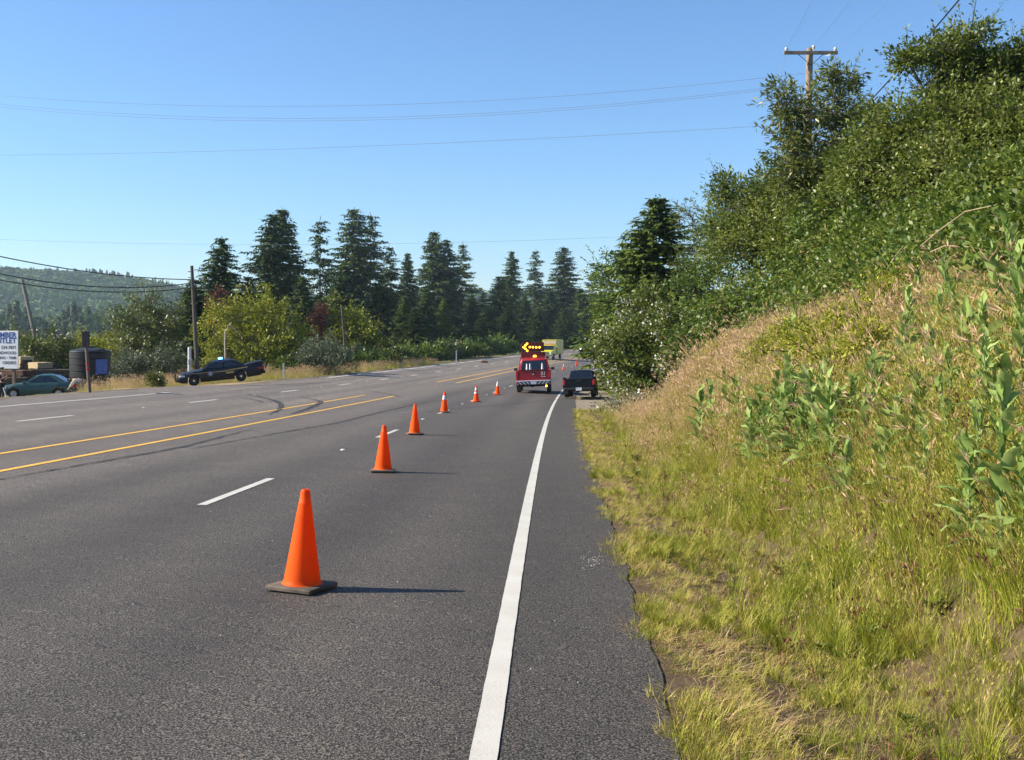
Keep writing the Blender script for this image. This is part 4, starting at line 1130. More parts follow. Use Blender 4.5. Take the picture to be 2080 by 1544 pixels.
# thinner stalks scattered singly through the slope
_spots = [(1470, 850, 770), (1500, 880, 780), (1515, 800, 720), (1655, 960, 850), (1690, 970, 860), (1760, 930, 800), (1790, 900, 770), (1820, 950, 820), (1860, 930, 790), (1770, 840, 720),
          (1880, 1010, 860), (1930, 960, 790), (1800, 1010, 900), (1720, 1040, 930), (1990, 1010, 850), (1955, 1060, 900), (1850, 720, 600), (1925, 660, 540), (1980, 590, 470), (2055, 600, 440), (1870, 640, 560), (2015, 960, 780)]
weeds([(a, b_, t_, 11 + (i * 5) % 7) for i, (a, b_, t_) in enumerate(_spots)], 'slender light-green weed stalk standing singly among the grass of the bank', 'single weed stalks on the bank')

# ------------------------------------------------------------------ traffic cones
M_ORANGE = pm('sun-faded orange plastic', (0.97, 0.13, 0.004), (0.70, 0.07, 0.006), 5, 0.55, spec=0.2, lo=0.5, hi=0.8)
_t = M_ORANGE.node_tree                                              # thin plastic lets some sun through
_tr = _t.nodes.new('ShaderNodeBsdfTranslucent'); _tr.inputs['Color'].default_value = (1.0, 0.05, 0.004, 1)
_ms = _t.nodes.new('ShaderNodeMixShader'); _ms.inputs[0].default_value = 0.36
_t.links.new(_t.nodes['Principled BSDF'].outputs[0], _ms.inputs[1]); _t.links.new(_tr.outputs[0], _ms.inputs[2]); _t.links.new(_ms.outputs[0], _t.nodes['Material Output'].inputs['Surface'])
M_ORANGE2 = pm('orange vinyl', (0.80, 0.10, 0.02), (0.62, 0.07, 0.012), 16, 0.5)
M_RUBBER = pm('dusty black rubber', (0.15, 0.12, 0.09), (0.055, 0.044, 0.035), 7, 0.85, bump=0.5, bscale=40)
M_COLLAR = pm('white reflective sheeting', (0.78, 0.78, 0.76), (0.62, 0.62, 0.6), 20, 0.4)
def cone(s, o, label, kind='plain', rz=0.0, h=0.71, name='traffic_cone'):
    x, y = road_xy(s, o); z = float(road_z(s, o))
    t = float(np.interp(s, SS, TT))
    bank = RP['b0'] + RP['b1'] * min(s, 200)
    e = empty(name, (float(x), float(y), z + 0.004), 0, label, 'traffic cone', 'traffic cones closing the right lane', rot=(RP['g1'] + RP['g2'] * s, math.atan(bank), rz - t))
    e.rotation_mode = 'XYZ'
    w = 0.185 if kind != 'thin' else 0.16
    # base plate with rounded corners, chamfered rim and four feet
    pts = []
    for cx, cy, a0 in ((w - 0.018, w - 0.018, 0), (-w + 0.018, w - 0.018, 90), (-w + 0.018, -w + 0.018, 180), (w - 0.018, -w + 0.018, 270)):
        for k in range(5): a = R(a0 + 22.5 * k); pts.append((cx + 0.018 * math.cos(a), cy + 0.018 * math.sin(a)))
    base = MB().loft([[(a, b, 0.006) for a, b in pts], [(a * 1.02, b * 1.02, 0.012) for a, b in pts], [(a * 1.02, b * 1.02, 0.030) for a, b in pts], [(a * 0.985, b * 0.985, 0.038) for a, b in pts], [(a * 0.72, b * 0.72, 0.041) for a, b in pts]])
    for sx in (-1, 1):
        for sy in (-1, 1): base.box((sx * (w - 0.06), sy * (w - 0.06), 0.004), (0.05, 0.05, 0.012))
    base.build('base', M_RUBBER if kind in ('plain', 'collar') else M_ORANGE2, e, True, sharp=30)
    r0, r1 = 0.132, 0.031
    def rr(z): return r0 + (r1 - r0) * (z - 0.05) / (h - 0.05)
    prof = [(0.152, 0.039), (0.142, 0.043), (0.135, 0.052), (rr(0.075), 0.075)] + [(rr(q), q) for q in np.linspace(0.12, h - 0.1, 9)]
    prof += [(rr(h - 0.094), h - 0.094), (rr(h - 0.09) - 0.003, h - 0.09), (rr(h - 0.02), h - 0.02), (r1 - 0.001, h - 0.006), (r1 - 0.007, h), (r1 - 0.011, h - 0.003), (r1 - 0.011, h - 0.08)]
    MB().lathe(prof, 40, caps=False).build('body', M_ORANGE, e, True, sharp=60)
    if kind in ('collar', 'two', 'top'):
        for z0, z1 in {'collar': [(0.44, 0.58)], 'two': [(0.50, 0.62), (0.36, 0.44)], 'top': [(0.45, 0.69)]}[kind]:
            MB().lathe([(rr(z0) + 0.003, z0), (rr(z0) + 0.004, z0 + 0.004), (rr(z1) + 0.004, z1 - 0.004), (rr(z1) + 0.003, z1)], 40, caps=False).build('reflective_collar', M_COLLAR, e, True)
    return e
cone(7.847, 1.501, 'plain orange traffic cone nearest the camera, on a dusty black base', 'plain', R(-20))
cone(16.768, 2.293, 'second plain orange traffic cone from the camera, in front of a white lane dash', 'plain', R(8))
cone(25.919, 3.001, 'third plain orange traffic cone from the camera', 'plain', R(20))
cone(37.69, 3.583, 'orange cone with one white collar and black base, fourth from the camera', 'collar', R(5))
cone(48.0, 3.376, 'orange cone with two white bands and orange base, fifth from the camera', 'two', R(30))
cone(58.2, 3.20, 'orange cone with white top band, nearest left of the red truck', 'top', R(10))
cone(131.5, 3.25, 'small far orange cone with white top, right of the red truck', 'top', R(0))
cone(152, 3.45, 'small far plain orange cone, middle of the three beyond the red truck', 'thin', R(0), 0.80)
cone(160, 1.55, 'farthest orange cone, half hidden by the flowering bush', 'two', R(0))

# ------------------------------------------------------------------ vehicle kit (x forward, y left, z up; origin on the ground between the wheels)
M_GLASS = pm('dark window glass', (0.012, 0.016, 0.020), (0.008, 0.010, 0.013), 3, 0.06, spec=0.8)
M_TYRE = pm('tyre rubber', (0.022, 0.022, 0.023), (0.014, 0.014, 0.014), 20, 0.85)
M_RIM = pm('steel wheel', (0.42, 0.42, 0.43), (0.30, 0.30, 0.31), 12, 0.35, metal=0.8)
M_CHROME = pm('chrome', (0.75, 0.76, 0.78), (0.62, 0.63, 0.65), 8, 0.18, metal=1.0)
M_BLACKP = pm('black plastic', (0.02, 0.02, 0.021), (0.012, 0.012, 0.012), 12, 0.55)
M_LENS = pm('clear lamp lens', (0.62, 0.65, 0.68), (0.45, 0.47, 0.5), 20, 0.12)
M_REDLENS = pm('red lamp lens', (0.50, 0.02, 0.02), (0.30, 0.01, 0.012), 20, 0.18)
M_PLATE = pm('white number plate', (0.72, 0.74, 0.78), (0.55, 0.58, 0.66), 30, 0.4)
M_AMBER = emis('lit amber lamp', (1.0, 0.42, 0.03), 3.0, (0.5, 0.15, 0.02))
M_BLUEL = emis('lit blue lamp', (0.05, 0.22, 1.0), 9.0, (0.05, 0.1, 0.6))
M_HEADL = emis('lit headlamp', (1.0, 0.92, 0.75), 4.0, (0.6, 0.6, 0.6))

RING = [(-.80, 0), (0, 0), (.80, 0), (.95, .07), (1.0, .30), (1.0, .50), (.985, .70), (.955, .88), (.90, .97), (.80, 1.0), (0, 1.025), (-.80, 1.0), (-.90, .97), (-.955, .88), (-.985, .70), (-1.0, .50), (-1.0, .30), (-.95, .07)]
def shell(top, bottom, half, wheels, wr, x0, x1, n=110):
    """car body lofted along x from control curves; the lower edge lifts into wheel arches"""
    xs = sorted(set(list(np.linspace(x0, x1, n)) + [w + sg * (wr + d) for w in wheels for sg in (-1, 1) for d in (0.004, -0.004)]))
    rings = []
    for x in xs:
        zt = float(np.interp(x, *zip(*top))); zb = float(np.interp(x, *zip(*bottom))); hw = float(np.interp(x, *zip(*half)))
        za = zb
        for w in wheels:
            if abs(x - w) < wr: za = max(za, 0.33 + math.sqrt(max(wr * wr - (x - w) ** 2, 0)) * 1.0)
        za = min(za, zt - 0.06)
        ring = []
        for fy, fz in RING:
            z = zb + (zt - zb) * fz
            if z < za: z = za
            ring.append((x, fy * hw, z))
        rings.append(ring)
    return MB().loft(rings)

def cabin_mb(b0, b1, r0, r1, zb, zr, hb, hr, crown=0.03):
    rings = []
    for t in (0, 0.5, 0.9, 0.97, 1.0):
        a = b0 + (r0 - b0) * t; b = b1 + (r1 - b1) * t; h = hb + (hr - hb) * t
        if t > 0.9: k = (t - 0.9) / 0.1; a += 0.10 * k * k; b -= 0.10 * k * k; h -= 0.08 * k * k
        z = zb + (zr - zb) * min(t, 1.0); c = 0.12
        rings.append([(a, -h + c, z), (a + c * .5, -h, z), (b - c * .5, -h, z), (b, -h + c, z), (b + 0.02, 0, z), (b, h - c, z), (b - c * .5, h, z), (a + c * .5, h, z), (a, h - c, z), (a - 0.02, 0, z)])
    top = rings[-1]
    rings.append([(x * 0.8 + (r0 + r1) / 2 * 0.2, y * 0.7, z + crown) for x, y, z in top])
    return MB().loft(rings)

class Cab:
    def __init__(s, *a): s.b0, s.b1, s.r0, s.r1, s.zb, s.zr, s.hb, s.hr = a
    def side(s, sg, pts, off=0.012):
        out = []
        for x, t in pts: out.append((x, sg * (s.hb + (s.hr - s.hb) * t + off), s.zb + (s.zr - s.zb) * t))
        return out if sg > 0 else out[::-1]
    def front(s, t0, t1, k=0.86, off=0.02):
        o = []
        for t, sg in ((t0, 1), (t0, -1), (t1, -1), (t1, 1)):
            o.append((s.b1 + (s.r1 - s.b1) * t + off, sg * k * (s.hb + (s.hr - s.hb) * t), s.zb + (s.zr - s.zb) * t + off * 0.5))
        return o[::-1]
    def back(s, t0, t1, k=0.86, off=0.02):
        o = []
        for t, sg in ((t0, 1), (t0, -1), (t1, -1), (t1, 1)):
            o.append((s.b0 + (s.r0 - s.b0) * t - off, sg * k * (s.hb + (s.hr - s.hb) * t), s.zb + (s.zr - s.zb) * t + off * 0.5))
        return o

_wheels = {}
def wheel(e, x, y, r=0.33, w=0.22, rim=M_RIM, hub=None):
    key = (r, w)
    if key not in _wheels:
        a = MB().lathe([(r * 0.62, -w / 2 + 0.02), (r * 0.60, -w * 0.38), (r * 0.52, -w * 0.30), (r * 0.30, -w * 0.26), (r * 0.22, -w * 0.40), (0.0, -w * 0.42)], 28, axis='y', caps=False)
        a.lathe([(r * 0.62, -w / 2 + 0.02), (r * 0.62, w / 2 - 0.02)], 28, axis='y', caps=False); a.lathe([(r * 0.62, w / 2 - 0.02), (r * 0.5, w * 0.3), (0, w * 0.25)], 28, axis='y', caps=False)
        b = MB().lathe([(r * 0.62, -w / 2 + 0.01), (r * 0.78, -w / 2), (r * 0.94, -w * 0.46), (r, -w * 0.34), (r, w * 0.34), (r * 0.94, w * 0.46), (r * 0.78, w / 2), (r * 0.62, w / 2 - 0.01)], 32, axis='y', caps=False)
        _wheels[key] = (a.mesh('wheel', True), b.mesh('tyre', True))
    A, B = _wheels[key]
    o = link('wheel', A.copy(), rim, e, (x, y, r), (0, 0, 0 if y < 0 else math.pi))
    link('tyre', B, M_TYRE, o)
    return o

def paintm(name, c, c2=None): return pm(name, c, c2 or tuple(v * 0.85 for v in c), 2.5, 0.4, coat=0.35, spec=0.4)

def mirrors(e, x, z, hw, mat):
    for sg in (-1, 1):
        MB().box((x, sg * (hw + 0.13), z), (0.10, 0.20, 0.16), rz=sg * 0.15).box((x + 0.02, sg * (hw + 0.02), z - 0.04), (0.05, 0.12, 0.05)).build('mirror', mat, e, bevel=0.03)

def sedan(name, label, loc, rot, paint_, L=5.38, W=1.98, H=1.46, police=False, hub=M_RIM, glass=M_GLASS, cat='car', wheelbase=2.91, wr=0.335, fo=1.0):
    e = empty(name, loc, 0, label, cat, rot=rot)
    xf, xr = wheelbase / 2, -wheelbase / 2
    x1, x0 = xf + fo, xf + fo - L; h = W / 2; zb = 0.62 * H; k = H / 1.46
    top = [(x0, 0.58 * k), (x0 + 0.03, 0.84 * k), (x0 + 0.12, 0.99 * k), (x0 + 0.35, 1.02 * k), (xr - 0.1, 1.02 * k), (0, 0.96 * k), (xf - 0.55, 0.95 * k), (xf, 0.90 * k), (x1 - 0.35, 0.80 * k), (x1 - 0.08, 0.70 * k), (x1, 0.50 * k)]
    bot = [(x0, 0.40), (x0 + 0.3, 0.27), (xr, 0.19), (xf, 0.17), (x1 - 0.3, 0.19), (x1, 0.30)]
    half = [(x0, h * 0.80), (x0 + 0.12, h * 0.90), (xr, h * 0.985), (0, h), (xf, h * 0.985), (x1 - 0.25, h * 0.92), (x1, h * 0.78)]
    shell(top, bot, half, (xf, xr), wr + 0.05, x0, x1).build('body', paint_, e, True, sharp=40)
    c = Cab(xr - 0.42, xf - 0.52, xr + 0.42, xf - 1.22, 0.94 * k, H - 0.03, h * 0.90, h * 0.66)
    cabin_mb(c.b0, c.b1, c.r0, c.r1, c.zb, c.zr, c.hb, c.hr).build('roof', paint_, e, True, sharp=40)
    MB().panel(c.front(0.14, 0.90)).build('windscreen', glass, e)
    MB().panel(c.back(0.16, 0.88, 0.84)).build('rear_window', glass, e)
    xm = (c.r0 + c.r1) / 2 - 0.02
    for sg in (1, -1):
        def xa(t): return c.b1 + (c.r1 - c.b1) * t - 0.20
        def xb(t): return c.b0 + (c.r0 - c.b0) * t + 0.24
        for pts in ([(xm + 0.04, 0.14), (xa(0.14), 0.14), (xa(0.9), 0.88), (xm + 0.04, 0.9)], [(xb(0.2), 0.16), (xm - 0.04, 0.14), (xm - 0.04, 0.9), (xb(0.88), 0.86)]):
            MB().panel(c.side(sg, pts), 0.008).build('side_window', glass, e)
        for w0, w1 in ((xm - 0.95, xm - 0.02), (xm + 0.02, xm + 1.05)):                # door shut lines
            MB().box((w1, sg * (h * 0.992), 0.62 * k), (0.010, 0.02, 0.55 * k)).build('door_seam', M_BLACKP, e)
            MB().box((w0 + 0.16, sg * (h * 0.985), 0.80 * k), (0.16, 0.05, 0.03)).build('door_handle', paint_ if police else M_BLACKP, e, bevel=0.008)
    for x in (xf, xr):
        for sg in (1, -1): wheel(e, x, sg * (h - 0.14), wr, 0.21, hub)
    for sg in (1, -1):
        MB().panel([(x1 - 0.10, sg * h * 0.42, 0.58 * k), (x1 - 0.10, sg * h * 0.80, 0.58 * k), (x1 - 0.22, sg * h * 0.80, 0.72 * k), (x1 - 0.14, sg * h * 0.42, 0.72 * k)], 0.03).build('headlight', M_LENS, e, bevel=0.01)
        MB().box((x1 - 0.34, sg * (h * 0.905), 0.66 * k), (0.26, 0.04, 0.10), rz=-sg * 0.16).build('side_lamp', M_LENS, e, bevel=0.01)
        MB().box((x0 + 0.02, sg * h * 0.66, 0.76 * k), (0.06, h * 0.42, 0.16)).build('taillight', M_REDLENS, e, bevel=0.02)
        MB().box((x0 + 0.20, sg * (h * 0.935), 0.74 * k), (0.36, 0.03, 0.11), rz=sg * 0.22).build('taillight', M_REDLENS, e, bevel=0.01)
    g = MB()
    for j in range(6): g.box((x1 - 0.02, 0, 0.50 * k + 0.032 * j), (0.05, h * 0.75, 0.012))
    g.build('grille', M_CHROME, e)
    MB().box((x1 - 0.02, 0, 0.38 * k), (0.16, h * 1.62, 0.16)).build('front_bumper', paint_, e, bevel=0.05)
    MB().box((x0 + 0.02, 0, 0.46 * k), (0.20, h * 1.66, 0.20)).build('rear_bumper', paint_, e, bevel=0.05)
    MB().box((x0 - 0.05, 0, 0.62 * k), (0.02, 0.32, 0.15)).build('number_plate', M_PLATE, e)
    mirrors(e, xf - 0.62, 0.98 * k, h * 0.94, paint_)
    return e, dict(x0=x0, x1=x1, xf=xf, xr=xr, h=h, k=k, cab=c)

# ------------------------------------------------------------------ police car, nose down on the dirt approach
P_BLUE = pm('midnight blue paint', (0.005, 0.008, 0.018), (0.004, 0.006, 0.013), 2.5, 0.35, coat=0.15, spec=0.35)
pr = on_ground(500, 70.4); pf = on_ground(409, 70.0)
pf.z = min(pf.z, pr.z - 0.24)
ax = (pf - pr).normalized()
mid = (pr + pf) / 2
yaw = math.atan2(ax.y, ax.x) + R(7)
# the near (left-hand) wheels line up with the photo; the car stands half a width further off
mid = Vector((mid.x - 0.62, mid.y + 0.95, at(455, 779, 70.2).z + 0.02))
car, D = sedan('police_car', 'dark police patrol car with blue roof light parked nose down off the far shoulder', tuple(mid), (0, 0, 0), P_BLUE, police=True, hub=pm('black steel wheel', (0.03, 0.03, 0.03), (0.02, 0.02, 0.02), 8, 0.5), cat='police car')
car.rotation_euler = Euler((R(-2), R(5.2), yaw), 'XYZ')
M_GOLD = pm('gold stripe film', (0.55, 0.36, 0.12), (0.40, 0.26, 0.09), 9, 0.4)
M_STAR = pm('silver star film', (0.42, 0.42, 0.50), (0.32, 0.32, 0.40), 9, 0.35)
h_ = D['h']
for sg in (1, -1):
    y_ = sg * (h_ + 0.006)
    mb = MB().panel([(1.9, y_ * 0.985, 0.80), (0.2, y_, 0.78), (-0.4, y_, 0.80), (-1.9, y_ * 0.985, 0.92), (-1.9, y_ * 0.985, 0.86), (-0.4, y_, 0.735), (0.2, y_, 0.74), (1.9, y_ * 0.985, 0.78)], 0.005, (0, 1, 0))
    mb.build('gold_stripe', M_GOLD, car)
    MB().panel([(-0.5, y_, 0.70), (-1.06, y_, 0.72), (-1.0, y_, 0.60), (-0.6, y_, 0.58)], 0.005, (0, 1, 0)).build('gold_lettering', M_GOLD, car)
    st = []
    for k in range(14):
        a = math.pi / 2 + k * math.pi / 7; r = 0.20 if k % 2 == 0 else 0.085
        st.append((0.42 + r * math.cos(a), y_ + sg * 0.004, 0.68 + r * math.sin(a)))
    MB().panel(st, 0.006, (0, 1, 0)).build('star_emblem', M_STAR, car)
for x in (D['xf'], D['xr']):
    for sg in (1, -1): MB().lathe([(0.0, -0.02), (0.07, -0.015), (0.085, 0.0), (0.085, 0.02)], 16, (x, sg * (h_ - 0.02), 0.335), axis='y', caps=False).build('hub_cap', M_CHROME, car, True)
lb = MB().box((-0.28, 0, 1.49), (0.26, 1.16, 0.04)).build('light_bar', M_BLACKP, car, bevel=0.015)
MB().box((-0.28, 0.36, 1.555), (0.26, 0.40, 0.11)).build('blue_lamp', M_BLUEL, lb, bevel=0.03)
MB().box((-0.28, -0.36, 1.555), (0.26, 0.40, 0.11)).build('red_lamp', M_REDLENS, lb, bevel=0.03)
MB().box((-0.28, 0.0, 1.55), (0.24, 0.26, 0.09)).build('centre_lamp', M_LENS, lb, bevel=0.02)
pb = MB()
for sg in (-1, 1): pb.tube([(D['x1'] + 0.10, sg * 0.28, 0.30), (D['x1'] + 0.16, sg * 0.28, 0.55), (D['x1'] + 0.10, sg * 0.28, 0.80)], 0.035, 8)
pb.tube([(D['x1'] + 0.14, -0.62, 0.62), (D['x1'] + 0.15, 0.62, 0.62)], 0.03, 8); pb.tube([(D['x1'] + 0.14, -0.62, 0.42), (D['x1'] + 0.15, 0.62, 0.42)], 0.03, 8)
for sg in (-1, 1): pb.tube([(D['x1'] + 0.15, sg * 0.62, 0.62), (D['x1'] + 0.02, sg * 0.78, 0.55), (D['x1'] + 0.15, sg * 0.62, 0.42)], 0.03, 8)
pb.build('push_bumper', M_BLACKP, car, True)
# boot lid standing a little open
bx0, bx1 = D['xr'] - 0.40, D['x0'] + 0.05
MB().prism([(bx0, 1.0), (bx1, 0.95), (bx1, 1.16), (bx1 + 0.06, 1.185), (bx0, 1.055)], -0.80, 0.80).build('boot_lid', P_BLUE, car, bevel=0.02)
MB().tube([(-1.0, 0.5, 1.44), (-1.05, 0.5, 1.95)], 0.008, 5).build('aerial', M_BLACKP, car)

# ------------------------------------------------------------------ teal car in the lumber yard
P_TEAL = paintm('teal paint', (0.010, 0.062, 0.064), (0.008, 0.048, 0.05))
tb = on_ground(82, 62.5)
teal, D2 = sedan('parked_car', 'teal saloon car parked facing left in front of the lumber', (tb.x, tb.y, tb.z), (0, 0, R(186)), P_TEAL, L=4.25, W=1.66, H=1.36, wheelbase=2.43, wr=0.29, fo=0.85)

# ------------------------------------------------------------------ pickups
def pickup(name, label, loc, yaw, paint_, L=5.6, W=2.02, H=1.92, wheelbase=3.5, wr=0.38, lift=0.0, bumper=M_CHROME, cat='pickup', cabx=0.0, roll=0.0):
    e = empty(name, loc, 0, label, cat, rot=(roll, 0, yaw))
    k = H / 1.92; h = W / 2
    x1 = L / 2 - 0.05; x0 = x1 - L; xf = x1 - 0.95 * L / 5.6; xr = xf - wheelbase
    bed = 1.28 * k
    xb = xf - 1.72 * k - cabx                                         # back of cab at the belt
    shell([(xb - 0.04, 1.22 * k), (xf - 0.5, 1.22 * k), (xf, 1.17 * k), (x1 - 0.2, 1.08 * k), (x1, 0.92 * k)],
          [(xb - 0.04, 0.40), (xf, 0.40), (x1, 0.46)], [(xb - 0.04, h * 0.97), (xf - 0.5, h * 0.97), (xf, h * 0.98), (x1 - 0.2, h * 0.93), (x1, h * 0.86)], (xf,), wr + 0.06, xb - 0.04, x1, 60).build('body', paint_, e, True, sharp=40)
    # load bed: two outer walls with arches, floor, front wall
    arch = [(xr + (wr + 0.07) * math.cos(a), 0.36 + (wr + 0.07) * math.sin(a)) for a in np.linspace(0.12, math.pi - 0.12, 11)]
    prof = [(xb - 0.08, 0.44), (xb - 0.08, bed), (x0 + 0.04, bed), (x0 + 0.04, 0.50), (xr - wr - 0.09, 0.44)] + arch[::-1] + [(xr + wr + 0.09, 0.44)]
    for sg in (1, -1):
        y0, y1 = sorted((sg * h * 0.82, sg * h * 0.975))
        MB().prism(prof, y0, y1).build('bed_side', paint_, e, bevel=0.025)
    MB().box(((xb - 0.08 + x0 + 0.1) / 2, 0, 0.74 * k), (xb - x0 - 0.18, h * 1.62, 0.05)).build('bed_floor', M_BLACKP, e)
    tg = MB().box((x0 + 0.05, 0, (bed + 0.66 * k) / 2), (0.07, h * 1.62, bed - 0.66 * k)).build('tailgate', paint_, e, bevel=0.02)
    MB().box((x0 + 0.045, 0, bed + 0.012), (0.10, h * 1.62, 0.03)).build('tailgate_cap', M_BLACKP, tg, bevel=0.01)
    MB().box((x0 + 0.008, 0, bed - 0.13 * k), (0.03, 0.22, 0.07)).build('tailgate_handle', M_BLACKP, tg, bevel=0.01)
    c = Cab(xb, xf - 0.42, xb + 0.14, xf - 1.02 * k, 1.18 * k, H - 0.03, h * 0.93, h * 0.74)
    cabin_mb(c.b0, c.b1, c.r0, c.r1, c.zb, c.zr, c.hb, c.hr).build('cab', paint_, e, True, sharp=40)
    MB().panel(c.front(0.12, 0.9)).build('windscreen', M_GLASS, e)
    MB().panel(c.back(0.14, 0.86, 0.84)).build('rear_window', M_GLASS, e)
    for sg in (1, -1):
        pts = [(c.b0 + 0.18, 0.13), (c.b1 + (c.r1 - c.b1) * 0.13 - 0.22, 0.13), (c.b1 + (c.r1 - c.b1) * 0.88 - 0.2, 0.88), (c.r0 + 0.16, 0.88)]
        MB().panel(c.side(sg, pts), 0.008).build('side_window', M_GLASS, e)
        MB().box((x0 + 0.035, sg * h * 0.90, bed - 0.24 * k), (0.06, h * 0.14, 0.38 * k)).build('taillight', M_REDLENS, e, bevel=0.015)
        MB().box((x1 - 0.05, sg * h * 0.70, 0.92 * k), (0.10, h * 0.30, 0.20 * k)).build('headlight', M_LENS, e, bevel=0.02)
        MB().box((xr - wr - 0.16, sg * h * 0.85, 0.36), (0.02, 0.26, 0.34)).build('mud_flap', M_BLACKP, e)
    g = MB().box((x1 - 0.02, 0, 0.88 * k), (0.06, h * 0.95, 0.30 * k))
    g.build('grille', M_CHROME, e, bevel=0.02)
    MB().box((x1 + 0.04, 0, 0.56 * k), (0.18, h * 1.86, 0.22 * k)).build('front_bumper', bumper, e, bevel=0.05)
    MB().box((x0 - 0.08, 0, 0.58 * k), (0.18, h * 1.86, 0.20 * k)).build('rear_bumper', bumper, e, bevel=0.04)
    MB().box((x0 - 0.18, 0, 0.58 * k), (0.015, 0.31, 0.155)).build('number_plate', M_PLATE, e)
    MB().lathe([(0.0, -0.09), (0.12, -0.05), (0.15, 0.0), (0.12, 0.06), (0, 0.09)], 16, (xr, 0.1, wr), caps=False).tube([(xr, -h * 0.8, wr), (xr, h * 0.8, wr)], 0.045, 8).build('rear_axle', M_BLACKP, e, True)
    MB().box(((xf + xr) / 2, 0, 0.52), (wheelbase + 1.2, h * 0.9, 0.14)).build('chassis', M_BLACKP, e)
    for x in (xf, xr):
        for sg in (1, -1): wheel(e, x, sg * (h - 0.16), wr, 0.26)
    mirrors(e, xf - 0.62, 1.30 * k, h * 0.97, M_BLACKP)
    return e, dict(x0=x0, x1=x1, xb=xb, h=h, k=k, bed=bed, cab=c, tg=tg, xr=xr, wr=wr)

def on_road(s, o, dx=0.0):
    x, y = road_xy(s, o)
    return (float(x), float(y), float(road_z(s, o)) + 0.01), float(np.interp(s, SS, TT))

P_RED = paintm('fire red paint', (0.36, 0.012, 0.022), (0.30, 0.010, 0.018))
loc_, t_ = on_road(65.4, 1.55)
red, RD = pickup('red_pickup', 'red fire department pickup with lit arrow board standing in the right lane', loc_, R(90) - t_ + R(2), P_RED, L=5.75, W=2.04, H=1.98, wheelbase=3.55, wr=0.40)
red.rotation_euler = Euler((-math.atan(0.037), 0.02, R(90) - t_ + R(2)), 'XYZ')
x0, h_, bed = RD['x0'], RD['h'], RD['bed']
M_NAVY = pm('navy film', (0.012, 0.02, 0.07), (0.01, 0.015, 0.05), 9, 0.4)
M_SILVER = pm('silver white film', (0.66, 0.67, 0.70), (0.5, 0.51, 0.54), 9, 0.35)
MB().box((x0 - 0.005, 0, 0.70), (0.05, h_ * 1.90, 0.06)).build('silver_band', M_SILVER, red, bevel=0.01)
for k in range(9):                                                     # slanted stripes on the bumper
    y_ = -0.86 + k * 0.215
    if k in (4,): continue
    lean = 0.09 if k < 4 else -0.09
    MB().panel([(x0 - 0.176, y_ - 0.055 + lean, 0.50), (x0 - 0.176, y_ + 0.055 + lean, 0.50), (x0 - 0.176, y_ + 0.055 - lean, 0.68), (x0 - 0.176, y_ - 0.055 - lean, 0.68)], 0.004, (-1, 0, 0)).build('bumper_stripe', M_NAVY, red)
def text(body, size, mat, parent, loc, rot, name='lettering', align='CENTER', offset=0.0, extrude=0.002):
    cu = bpy.data.curves.new(name, 'FONT'); cu.body = body; cu.size = size; cu.align_x = align; cu.align_y = 'CENTER'; cu.extrude = extrude; cu.offset = offset
    cu.materials.append(mat)
    tmp = bpy.data.objects.new(name, cu); COL.objects.link(tmp)
    me = bpy.data.meshes.new_from_object(tmp.evaluated_get(bpy.context.evaluated_depsgraph_get()))
    bpy.data.objects.remove(tmp)
    me.materials.clear()
    return link(name, me, mat, parent, loc, rot)
text('51', 0.27, M_SILVER, red, (x0 + 0.005, -0.56, 1.10), (R(90), 0, R(-90)), 'unit_number', offset=0.008)
MB().box((x0 + 0.004, -0.56, 0.93), (0.012, 0.26, 0.035)).build('unit_lettering', M_SILVER, red)
MB().box((x0 + 0.0, 0.0, 1.08), (0.03, 0.10, 0.09)).build('badge', M_CHROME, red, bevel=0.02)
c_ = RD['cab']
rk = MB()
for sg in (-1, 1): rk.tube([(RD['xb'] - 0.22, sg * 0.86, bed), (RD['xb'] - 0.20, sg * 0.78, 2.02)], 0.032, 8)
rk.tube([(RD['xb'] - 0.20, -0.78, 2.02), (RD['xb'] - 0.20, 0.78, 2.02)], 0.032, 8)
rk.build('headache_rack', P_RED, red, True)
MB().lathe([(0.0, 0.0), (0.10, 0.0), (0.10, 0.07), (0.07, 0.11), (0.0, 0.12)], 16, (RD['xb'] - 0.20, -0.08, 2.05), caps=False).build('beacon', M_AMBER, red, True)
M_BOARD = pm('dark red board face', (0.10, 0.006, 0.008), (0.06, 0.005, 0.006), 5, 0.6)
M_DKRED = pm('dark red board', (0.16, 0.006, 0.012), (0.11, 0.004, 0.008), 5, 0.5)
bx = RD['xb'] + 0.35
ab = MB().box((bx, 0.03, 2.655), (0.08, 1.36, 0.54)).build('arrow_board', M_BOARD, red, bevel=0.03)
MB().box((bx + 0.02, 0.02, 2.20), (0.10, 1.46, 0.30)).build('board_base', M_DKRED, ab, bevel=0.02)
for sg in (-1, 1): MB().tube([(bx + 0.05, sg * 0.6, 1.9), (bx + 0.05, sg * 0.6, 2.3)], 0.03, 8).build('board_leg', M_BLACKP, ab, True)
lamp = MB().lathe([(0.0, 0.05), (0.035, 0.042), (0.06, 0.015), (0.062, 0.0), (0.0, -0.01)], 16, axis='x', caps=False).mesh('arrow_lamp', True)
lamp.transform(Matrix.Rotation(math.pi, 4, 'Z')); lamp.materials.append(M_AMBER)
for yl, zl in ((0.36, 2.86), (0.46, 2.765), (0.57, 2.66), (0.46, 2.56), (0.36, 2.44), (0.20, 2.655), (0.02, 2.64), (-0.18, 2.625), (-0.38, 2.62)):
    link('arrow_lamp', lamp, None, ab, (bx - 0.05, yl, zl))
MB().lathe([(0.0, 0.04), (0.07, 0.03), (0.085, 0.0), (0.0, -0.01)], 16, axis='x', caps=False)
link('signal_lamp', lamp, None, red, (x0 - 0.20, -0.72, 0.40))
